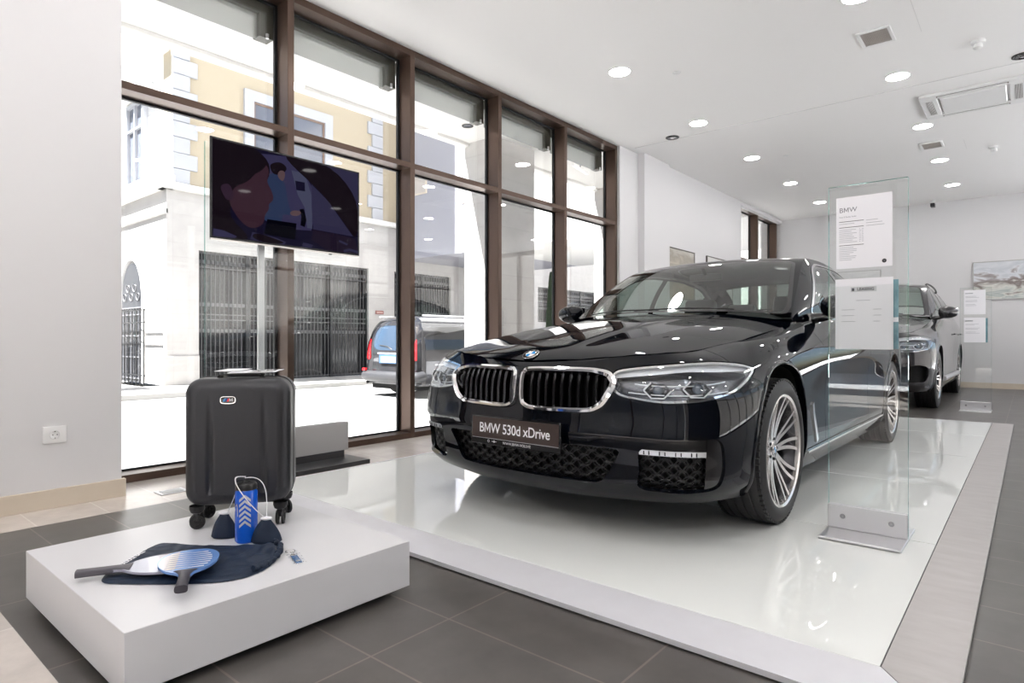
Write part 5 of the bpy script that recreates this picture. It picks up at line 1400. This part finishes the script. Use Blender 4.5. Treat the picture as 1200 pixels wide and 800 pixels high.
# ground-floor stone wall with two grilled openings, built of the pieces round them
ZT = 3.32; ZB = SW + .25
for a, b_ in ((6.60, 7.43), (13.08, 14.20), (17.0, 22.6), (27.5, 36)): bp('stone_wall', (a, FY, SW), (b_, FY + .6, ZT), M_STONE)
bp('stone_wall', (6.60, FY, ZT), (36, FY + .6, 4.85), M_STONE)
bp('base_course', (6.52, FY - .06, SW), (7.43, FY, .45), M_STONE, .01); bp('base_course', (13.08, FY - .06, SW), (14.2, FY, .45), M_STONE, .01)
bp('cornice', (6.45, FY - .18, 4.85), (14.3, FY + .3, 5.02), M_SOFF, .02)
bp('stucco_wall', (6.76, FY + .03, 5.02), (14.35, FY + .6, 26), M_STUC)  # unseen upper storeys, added to shade the bridging wing
for (x0, lean) in ((6.76, 1), (13.22, -1)):
    m = MB()
    for k in range(12):
        z = 5.02 + k * .42; w = .62 if k % 2 else .42
        if lean > 0: m.box((x0 - 6.78, -.05, z - SW), (x0 - 6.76 + w, .03, z + .405 - SW), .008)
        else: m.box((x0 - 6.76 - (.18 if k % 2 else 0), -.05, z - SW), (x0 - 6.76 + .44, .03, z + .405 - SW), .008)
    m.build('quoin_stones', M_QUOIN, bA, smooth=False)
# side face round the corner
bp('side_wall', (6.60, FY + .6, SW), (7.2, 21.9, 4.85), M_STONE)
bp('side_wall_upper', (6.76, FY + .6, 5.02), (7.3, 23, 26), M_SOFF)
bp('side_cornice', (6.35, FY - .1, 4.85), (6.8, 23, 5.25), M_SOFF, .04); bp('side_string_course', (6.5, FY, 4.2), (6.66, 23, 4.35), M_SOFF, .02)
bp('upper_cornice', (6.3, FY + .2, 8.6), (6.9, 23, 8.95), M_SOFF, .04); bp('pediment', (6.35, 18.7, 7.75), (6.8, 20.8, 8.05), M_SOFF, .05)
def house_window(x0, x1, z0, z1, y=FY, sur=True, par=bA, org=(6.76, FY, SW)):
    f = MB(); t = .06
    def bx(lo, hi): f.box((lo[0] - org[0], y - .02 - org[1], lo[1] - org[2]), (hi[0] - org[0], y + .05 - org[1], hi[1] - org[2]))
    bx((x0, z0), (x0 + t, z1)); bx((x1 - t, z0), (x1, z1)); bx((x0 + t, z1 - t), (x1 - t, z1)); bx((x0 + t, z0), (x1 - t, z0 + t)); bx(((x0 + x1) / 2 - t / 2, z0 + t), ((x0 + x1) / 2 + t / 2, z1 - t))
    w = f.build('window', M_SHUT, par, smooth=False)
    MB().box((x0 + t - org[0], y + .005 - org[1], z0 + t - org[2]), (x1 - t - org[0], y + .025 - org[1], z1 - t - org[2])).build('pane', M_BWIN, w, smooth=False)
    if sur:
        s = MB()
        for lo, hi in (((x0 - .28, z0 - .2), (x0, z1 + .3)), ((x1, z0 - .2), (x1 + .28, z1 + .3)), ((x0, z1), (x1, z1 + .3)), ((x0, z0 - .2), (x1, z0))): s.box((lo[0] - org[0], y - .07 - org[1], lo[1] - org[2]), (hi[0] - org[0], y + .03 - org[1], hi[1] - org[2]))
        s.build('surround', M_QUOIN, w, smooth=False)
house_window(8.97, 11.34, 5.6, 7.83)
# side window and arched gate on the face towards the camera
w = MB(); w.box((6.70 - 6.76, 19.2 - FY, 5.4 - SW), (6.78 - 6.76, 20.3 - FY, 7.6 - SW)); w = w.build('side_window', M_BWIN, bA, smooth=False)
f = MB()
for y0, y1, z0, z1 in ((19.1, 19.2, 5.3, 7.7), (20.3, 20.4, 5.3, 7.7), (19.2, 20.3, 7.6, 7.7), (19.2, 20.3, 5.3, 5.4), (19.72, 19.78, 5.4, 7.6), (19.2, 20.3, 6.9, 6.95)): f.box((-.14, y0 - FY, z0 - SW), (0, y1 - FY, z1 - SW))
f.build('side_window_frame', M_QUOIN, w, smooth=False)
gy = 19.77 - FY; gw = .80
dark = MB(); arch = [(-gw, 0)] + [(-gw, 2.1)] + [(-gw * math.cos(t), 2.1 + 1.30 * math.sin(t) ** .8) for t in np.linspace(.05, PI - .05, 20)] + [(gw, 2.1), (gw, 0)]
dark.prism(arch, 0, .02, basis((-.163, gy, 0), (0, -1, 0), (0, 0, 1))); ag = dark.build('arched_doorway', mat('gate_dark', (.035, .037, .043), .4), bA, smooth=False)
g = MB()
for k in range(9): y = -gw + 2 * gw * k / 8; g.box((-.205, gy + y - .012, .05), (-.185, gy + y + .012, 2.1))
for z in (.1, .7, 1.3, 1.9, 2.1): g.box((-.21, gy - gw, z), (-.18, gy + gw, z + .035))
for k in range(5):
    c0 = (-.5 + .25 * k, 2.45 + .25 * (k % 2)); g.tube([(-.195, gy + c0[0] + (.04 + .018 * a) * math.cos(a), c0[1] + (.04 + .018 * a) * math.sin(a)) for a in np.linspace(0, 2.2 * PI, 26)], .014, 6)
g.build('scroll_grille', mat('gate_scroll', (.14, .14, .15), .5), ag)
s = MB(); ring = [(-(gw + .09) * math.cos(t), 2.1 + 1.42 * math.sin(t) ** .8 if math.sin(t) > 0 else 2.1) for t in np.linspace(.0, PI, 30)]
s.tube([(-.17, gy + a, z) for a, z in [(-gw - .09, 0)] + ring + [(gw + .09, 0)]], .07, 6); s.build('arch_moulding', M_SOFF, ag)
# grilled shop fronts
def grille(x0, x1, z0, z1, nm):
    g = empty('tmp', (0, 0, 0)); bpy.data.objects.remove(g)
    gl = bp('shop_front', (x0, FY + .30, z0), (x1, FY + .32, z1), M_SHOP)
    fr = MB()
    n = int((x1 - x0) / .125)
    for k in range(n + 1): x = x0 + (x1 - x0) * k / n; fr.box((x - 6.76 - .009, .12, z0 - SW), (x - 6.76 + .009, .145, z1 - SW))
    for z in (z0 + .05, z0 + (z1 - z0) * .48, z0 + (z1 - z0) * .52, z1 - .45, z1 - .06): fr.box((x0 - 6.76, .115, z - SW), (x1 - 6.76, .15, z + .03 - SW))
    for k in range(n):
        x = x0 + (x1 - x0) * (k + .5) / n - 6.76
        for z in (z1 - .28, z0 + (z1 - z0) * .60, z0 + (z1 - z0) * .40): fr.box((x - .035, .122, z - SW - .05), (x + .035, .14, z - SW + .05))
    fr.build('iron_grille', M_IRON, gl, smooth=False)
    p = MB(); m0 = int((x1 - x0) / 1.6) + 1
    for k in range(m0 + 1): x = x0 + (x1 - x0) * k / m0; p.box((x - 6.76 - .045, .08, z0 - SW), (x - 6.76 + .045, .3, z1 - SW))
    p.build('frame_posts', M_GASK, gl, smooth=False)
grille(7.43, 13.08, SW, ZT, 1); grille(14.20, 17.0, SW, ZT, 2); grille(22.6, 27.5, 1.7, ZT, 3)
bp('stone_wall', (22.6, FY, SW), (27.5, FY + .6, 1.7), M_STONE)
bp('string_course', (20.2, FY - .12, 5.2), (40, FY + .2, 5.42), M_SOFF, .02)
bp('upper_wall', (14.4, FY + .1, 4.85), (40, FY + .5, 6.8), M_STONE)
for k in range(7): house_window(22.8 + k * 1.5, 23.8 + k * 1.5, 5.55, 6.25, sur=False)
e = empty('street_plaque', (13.52, FY - .03, 1.83), 0, 'small red plaque on the stone pier between the grilled fronts', 'sign')
MB().box((-.17, -.02, -.06), (.17, .01, .06), .005).build('plate', mat('plaque_red', (.22, .07, .06), .5), e, smooth=False); MB().box((-.13, -.022, -.025), (.13, -.0205, -.008)).box((-.13, -.022, .01), (.13, -.0205, .027)).build('lettering', mat('plaque_pale', (.6, .45, .4), .6), e, smooth=False)
# bridging wing over the street
bB = empty('street_wing', (14.4, 12, 3.72), 0, 'pale shade-tinted wing bridging the street above the passage', 'building')
MB().box((0, 1.4, 0), (5.5, 5.15, 6)).build('wing_wall_shade', M_WSHADE, bB, smooth=False); MB().box((0, -7.3, 0), (5.5, 1.4, 6)).build('wing_wall_bright', M_SOFF, bB, smooth=False)  # lavender-grey part: shade painted into the plaster colour, the rest left bright
for y, z0, z1, w_ in ((1.85, 1.6, 2.35, .36), (3.9, 2.2, 3.1, 1.1)):
    v = MB(); v.box((-.03, y, z0), (.02, y + w_, z1)).build('small_window', M_BEIGE, bB, smooth=False)
    MB().box((-.035, y + .05, z0 + .05), (-.028, y + w_ - .05, z1 - .05)).build('pane', M_VENT, v if not isinstance(v, MB) else bB, smooth=False)
# plain neighbours that close the view along the street
for nm, lo, hi in (('wall_street_neighbour', (-16, 18.2, GZ0), (1.2, 24, 7.4)), ('wall_side_street_end', (-2, 38, GZ0), (12, 39.5, 12)), ('wall_street_end', (44, 2, GZ0), (46, 19, 14))):
    sbox(nm, lo, hi, M_STONE)
nb = empty('street_house_front', (-16, 18.2, 0), 0, 'row of plain windows on the neighbouring house beyond the side street', 'windows')
for k in range(6):
    for z in (1.0, 4.6):
        f = MB(); f.box((1.0 + k * 2.7, -.06, z), (2.3 + k * 2.7, -.01, z + 2.0)); f = f.build('window', M_QUOIN, nb, smooth=False)
        MB().box((1.12 + k * 2.7, -.075, z + .12), (2.18 + k * 2.7, -.062, z + 1.88)).build('pane', M_BWIN, f, smooth=False)
# iron fence
e = empty('iron_fence', (6.2, 19.3, SW), 0, 'low dark iron fence in front of the arched doorway', 'fence')
m = MB()
for k in range(12): y = -1.5 + 3.0 * k / 11; m.box((-.012, y - .010, 0), (.012, y + .010, 2.02))
M_FENCE = mat('fence_iron', (.015, .015, .016), .6)
m.build('fence_bars', M_FENCE, e, smooth=False)
m = MB()
for z in (.25, 1.65, 1.98): m.box((-.016, -1.55, z), (.016, 1.55, z + .03))
m.build('fence_rails', M_FENCE, e, smooth=False)
# cypress
e = empty('cypress', (17.3, 12.75, GZ0), 0, 'slender dark green cypress standing beyond the arcade pillar', 'tree')
m = MB(); rnd = random.Random(3)
for k in range(2600):
    t = rnd.random(); r = .22 * (1 - t) ** .6 * (.5 + .5 * min(1, t * 8)) * (.75 + .25 * rnd.random()); a = rnd.random() * 2 * PI; z = .3 + 3.3 * t
    p = Vector((r * math.cos(a), r * math.sin(a), z)); d = Vector((math.cos(a) * .3, math.sin(a) * .3, 1)).normalized() * .11; c = Vector((-math.sin(a), math.cos(a), 0)) * .022; q = Vector((math.cos(a), math.sin(a), 0)) * .02
    b0 = len(m.V); m.V += [tuple(p - c), tuple(p + c), tuple(p + d), tuple(p + q + d * .4)]; m.F += [(b0, b0 + 1, b0 + 2), (b0, b0 + 3, b0 + 2), (b0 + 1, b0 + 2, b0 + 3)]; m.M += [0] * 3
m.build('foliage', mat('cypress_green', (.022, .045, .022), .8), e, smooth=False)
MB().cyl((0, 0, 0), (0, 0, .6), .06).build('trunk', M_SHUT, e)
# far side across the other street: unseen, raised to block sky from the reflections
sbox('wall_opposite', (-22, -20, GZ0), (-21, 14, 10), mat('opposite_render', (.30, .28, .26), .9))

# ------------------------------------------------------------------ people carrier parked in the street, seen from behind (local +x = its front)
M_VAN = mat('van_paint', (.030, .030, .034), .12, .3, coat=1.)
M_RED = mat('tail_lamp_red', (.60, .015, .02), .12, coat=1., emit=(.5, .01, .01), estr=.15)
van = empty('parked_van', (9.15, 11.35, GZ0), .0, 'dark people carrier parked in the street outside, seen from behind', 'van')
nu, nv = 60, 72
def van_sec(x):
    # half width and roof height along the length 0..4.7
    return .95, 1.90
V = []; xsv = np.r_[0, .012, .03, .06, .1, .16, .25, np.linspace(.4, 3.3, 22), 3.6, 3.9, 4.2, 4.45, 4.6, 4.68, 4.7]
G = []
for x in xsv:
    row = []
    if x < .3: q = 1 - (1 - min(x / .22, 1)) ** 2
    else: q = 1
    front = np.clip((x - 3.0) / 1.7, 0, 1); zt = 1.88 - (.80 * max(0, front - .05) ** 1.1 if front > 0 else 0) - .10 * (1 - q); hw = .955 * (.955 + .045 * q) * (1 - .12 * max(0, front - .7) / .3)
    for k in range(41):
        t = k / 40.; a = PI * t   # over the roof from one sill to the other
        cx = math.copysign(abs(math.cos(a)) ** .32, math.cos(a)); sz = abs(math.sin(a)) ** .42
        z = .28 + (zt - .28) * sz; tum = 1 - .13 * max(0, (z - 1.0) / .9) ** 1.2
        xx = x + (.18 * max(0, (z - 1.0) / .9) ** 1.3 * (1 - min(x / 1.2, 1)))
        row.append((xx, hw * cx * tum, z))
    G.append(row)
G = np.array(G); VS = Surf.grid(G)
if VS.A[20 * 41 + 2][4] < 0: VS = Surf.grid(G, flip=True)
aR = .36
arches = lambda A: np.maximum(aR - np.hypot(A[:, 0] - .95, A[:, 2] - .34), aR - np.hypot(A[:, 0] - 3.95, A[:, 2] - .34))
SW1 = rounded([(.42, 1.02), (1.62, 1.02), (1.62, 1.64), (.62, 1.64)]); SW2 = rounded([(1.74, 1.02), (2.75, 1.02), (2.75, 1.64), (1.74, 1.64)])
sw = lambda A: np.minimum(sd_poly(A[:, 0], A[:, 2], SW1), sd_poly(A[:, 0], A[:, 2], SW2))
side = lambda A: .60 - np.abs(A[:, 1])
VS.clip(arches, lambda A: -np.where(np.abs(A[:, 1]) > .60, sw(A), 1)).build('bodywork', M_VAN, van)
for sg in (1, -1): VS.clip(sw, lambda A, sg=sg: .6 - A[:, 1] * sg).build('side_glass', M_GBLK, van)
# tailgate: rear face built as a grid slightly proud of the end
first = G[0]; rows = []
RG = []
for z in np.linspace(.30, 1.76, 40):
    tum = 1 - .13 * max(0, (z - 1.0) / .9) ** 1.2; xx = .18 * max(0, (z - 1.0) / .9) ** 1.3
    sz = (z - .28) / (1.78 - .28); ang = math.asin(min(1, max(.0, sz)) ** (1 / .42)); wmax = .912 * math.cos(ang) ** .32 * tum
    RG.append([(xx - .012 + .055 * abs(q) ** 3 - .02 * math.exp(-((z - .55) / .12) ** 2), wmax * q, z) for q in np.linspace(-1, 1, 41)])
RS_ = Surf.grid(np.array(RG)); 
if RS_.A[:, 3].mean() > 0: RS_ = Surf.grid(np.array(RG), flip=True)
RW = rounded([(-.72, 1.08), (.72, 1.08), (.64, 1.66), (-.64, 1.66)]); rw = lambda A: sd_poly(A[:, 1], A[:, 2], RW)
TL = rounded([(.74, .86), (.93, .86), (.93, 1.36), (.80, 1.36)]); tl = lambda A: sd_poly(np.abs(A[:, 1]), A[:, 2], TL)
RS_.clip(lambda A: -rw(A), lambda A: -tl(A)).build('tailgate', M_VAN, van)
RS_.clip(rw).off(-.004).build('rear_window', mat('rear_glass', (.03, .05, .08), .03, coat=1.), van)
for sg in (1, -1): RS_.clip(tl, lambda A, sg=sg: -A[:, 1] * sg).off(.012).build('tail_lamp', M_RED, van)
m = MB(); m.tube(curve(np.array([(.16, -.94, .50), (.0, -.90, .48), (-.09, -.6, .48), (-.12, 0, .48), (-.09, .6, .48), (.0, .90, .48), (.16, .94, .50)]), 40), .125, 14); m.build('rear_bumper', mat('bumper_grey', (.035, .035, .038), .4), van)
for sg in (-1, 1): MB().box((-.16, sg * .80 - .06, .60), (-.10, sg * .80 + .06, .66), .005).build('reflector', M_RED, van, smooth=False)
m = MB(); m.box((-.075, -.40, .99), (-.030, .40, 1.03), .01); m.build('tailgate_trim', M_ALU, van, smooth=False)
p = MB(); p.box((-.062, -.34, .78), (-.030, .34, .985), .004); pr = p.build('plate_recess', mat('recess_blue', (.06, .12, .22), .3), van, smooth=False)
MB().box((-.072, -.26, .81), (-.060, .26, .93), .002).build('number_plate', M_WHT, pr, smooth=False)
m = MB(); m.tube([(-.0, -.05, 1.10), (-.0, .10, 1.17), (.02, .42, 1.20)], .012, 6); m.build('rear_wiper', M_BLK, van)
m = MB(); m.box((.30, -.80, 1.86), (2.9, -.74, 1.90), .01).build('roof_rail', M_ALU, van); MB().box((.30, .74, 1.86), (2.9, .80, 1.90), .01).build('roof_rail', M_ALU, van)
for sg in (1, -1): MB().box((.5, sg * .955 - .012, .74), (3.4, sg * .955 + .012, .77), .003).build('side_moulding', M_ALU, van, smooth=False)
MB().box((.1, -.8, .18), (4.4, .8, .35)).build('underbody', M_DARK, van, smooth=False)
for x in (.95, 3.95):
    for sg in (1, -1): wheel(van, x, sg * .80, .33, .21, .21, side=sg, pairs=5)
# red car roof glimpsed beyond the van
# ------------------------------------------------------------------ the black saloon on the stage
car = empty('saloon_car', (3.04, 1.81, .020), PI, 'glossy black saloon car with twin chrome grille on the glass stage', 'car')
cs = CarShape(); build_car(cs, car, M_PAINT)
# show plate
lp = empty('tmp'); bpy.data.objects.remove(lp)
MP = basis((.872, 0, .430), (0, 1, 0), (-.03, 0, 1))
m = MB(); m.box((-.265, -.068, -.012), (.265, .068, .002), .006, 2, M=MP); np_ = m.build('number_plate', M_GBLK, car, sharp=30)
m = MB(); m.box((-.255, -.036, .002), (.255, .060, .0035), .001, M=MP); m.build('plate_face', mat('plate_brown', (.055, .038, .034), .35), np_, smooth=False)
m = MB(); V, F = text_geo('BMW 530d xDrive', .064, 'CENTER', .0007, .97); k_ = .415 / (max(v[0] for v in V) - min(v[0] for v in V)); m.add([(x * k_, y + .010, .0042) for x, y, _ in V], F, MP); m.build('plate_lettering', M_WHT, np_, smooth=False)
m = MB(); V, F = text_geo('WWW.BMW-VOLI.ME', .017, 'LEFT', .0003); m.add([(x - .062, y - .052, .0032) for x, y, _ in V], F, MP)
m.lathe([(.004, 0), (.0065, 0)], 16, MP @ Matrix.Translation((-.150, -.050, .0032))); m.box((-.130, -.0515, .003), (-.100, -.0485, .0034), M=MP); m.box((-.120, -.055, .003), (-.110, -.045, .0034), M=MP)
m.box((-.255, -.0385, .0028), (.255, -.0370, .0034), M=MP); m.build('dealer_line', mat('plate_silver', (.6, .6, .62), .3), np_, smooth=False)
# fender breather, sill strip
for sg in (1, -1):
    P, N = cs.at([cs.s_of(-.50, .934), cs.s_of(-.52, .934), cs.s_of(-.56, .934), cs.s_of(-.60, .934)], [.52, .46, .39, .31], .004); P[:, 1] *= sg; N[:, 1] *= sg
    m = MB(); m.sweep(P, N, [(-.016, -.004), (-.016, .004), (.016, .004), (.016, -.004)], closed=False); m.build('air_breather', M_CHR, car)
    xx = np.linspace(-.45, -2.6, 30); P, N = cs.at([cs.s_of(x, .934) for x in xx], .268, .003); P[:, 1] *= sg; N[:, 1] *= sg
    m = MB(); m.sweep(P, N, [(-.006, -.004), (-.006, .004), (.006, .004), (.006, -.004)], closed=False); m.build('sill_trim', M_CHR, car)

# ------------------------------------------------------------------ grey SUV in the background: same body rules, taller stance
def suv_tf(P):
    P = np.array(P, float); out = P.copy(); z = P[..., 2]
    out[..., 2] = z * 1.185 + .015; out[..., 1] = P[..., 1] * 1.035; out[..., 0] = P[..., 0] * .985
    return out
suv = empty('suv_car', (9.62, 1.85, 0), PI, 'dark grey SUV with roof rails parked behind the stage', 'car')
cs2 = CarShape(suv_tf, fine=.018, rows=48); build_car(cs2, suv, M_PAINT2, kind='suv', Rw=.375, rim=.255, AR=.425, AZ=.385, xr=-2.93, track=.83, detail=False)
for sg in (1, -1):
    m = MB(); P = curve(np.array([(-1.60, sg * .628, 1.690), (-1.68, sg * .630, 1.722), (-1.95, sg * .632, 1.738), (-2.5, sg * .632, 1.732), (-2.9, sg * .630, 1.700), (-3.0, sg * .628, 1.67)]), 40)
    m.tube(P, .013, 10); m.build('roof_rail', M_BLK, suv)
    P, N = cs2.at(np.linspace(cs2.s_of(.83, .55), cs2.s_of(.60, .86), 10), .50, .004)
m = MB(); xx = [(.3, .93), (-.6, .93), (-1.5, .93), (-2.6, .93)]
for sg in (1, -1):
    P, N = cs2.at([cs2.s_of(x, y) for x, y in [(-.45, .934), (-1.2, .934), (-2.0, .934), (-2.5, .934)]], .36, .012); P[:, 1] *= sg
    m = MB(); m.tube(curve(P, 20), .035, 10); m.build('running_board', M_ALU, suv)
# ------------------------------------------------------------------ sky, sun, camera
w = bpy.data.worlds.new('world'); SC.world = w; w.use_nodes = True; nt = w.node_tree; bg = nt.nodes['Background']
sk = nt.nodes.new('ShaderNodeTexSky'); sk.sky_type = 'NISHITA'; sk.sun_disc = False; sk.sun_elevation = math.radians(55); sk.sun_rotation = math.radians(200); sk.air_density = 1.2; sk.dust_density = 2.5
nt.links.new(sk.outputs[0], bg.inputs[0]); bg.inputs[1].default_value = .16
sun = bpy.data.lights.new('sun', 'SUN'); sun.energy = 22.0; sun.angle = math.radians(.6); sun.color = (1., .98, .98)
so_ = bpy.data.objects.new('sun', sun); COL.objects.link(so_)
d = Vector((-.52, .20, .83)); so_.rotation_euler = d.to_track_quat('Z', 'Y').to_euler(); so_.location = (-5, -5, 20)
cam = bpy.data.cameras.new('camera'); co = bpy.data.objects.new('camera', cam); COL.objects.link(co)
co.location = (0, 0, .877); co.rotation_euler = (PI / 2, 0, math.radians(40) - PI / 2); cam.lens = 36 * 724 / 1200.; cam.sensor_width = 36; cam.shift_y = -2 / 1200.
cam.clip_start = .05; cam.clip_end = 300; SC.camera = co
vs = SC.view_settings; vs.view_transform = 'Standard'; vs.look = 'None'; vs.gamma = 1; vs.use_curve_mapping = False; vs.exposure = .85
cy = SC.cycles; cy.max_bounces = 10; cy.diffuse_bounces = 6; cy.glossy_bounces = 5; cy.transparent_max_bounces = 24; cy.transmission_bounces = 6; cy.caustics_reflective = False; cy.caustics_refractive = False; cy.sample_clamp_indirect = 6.
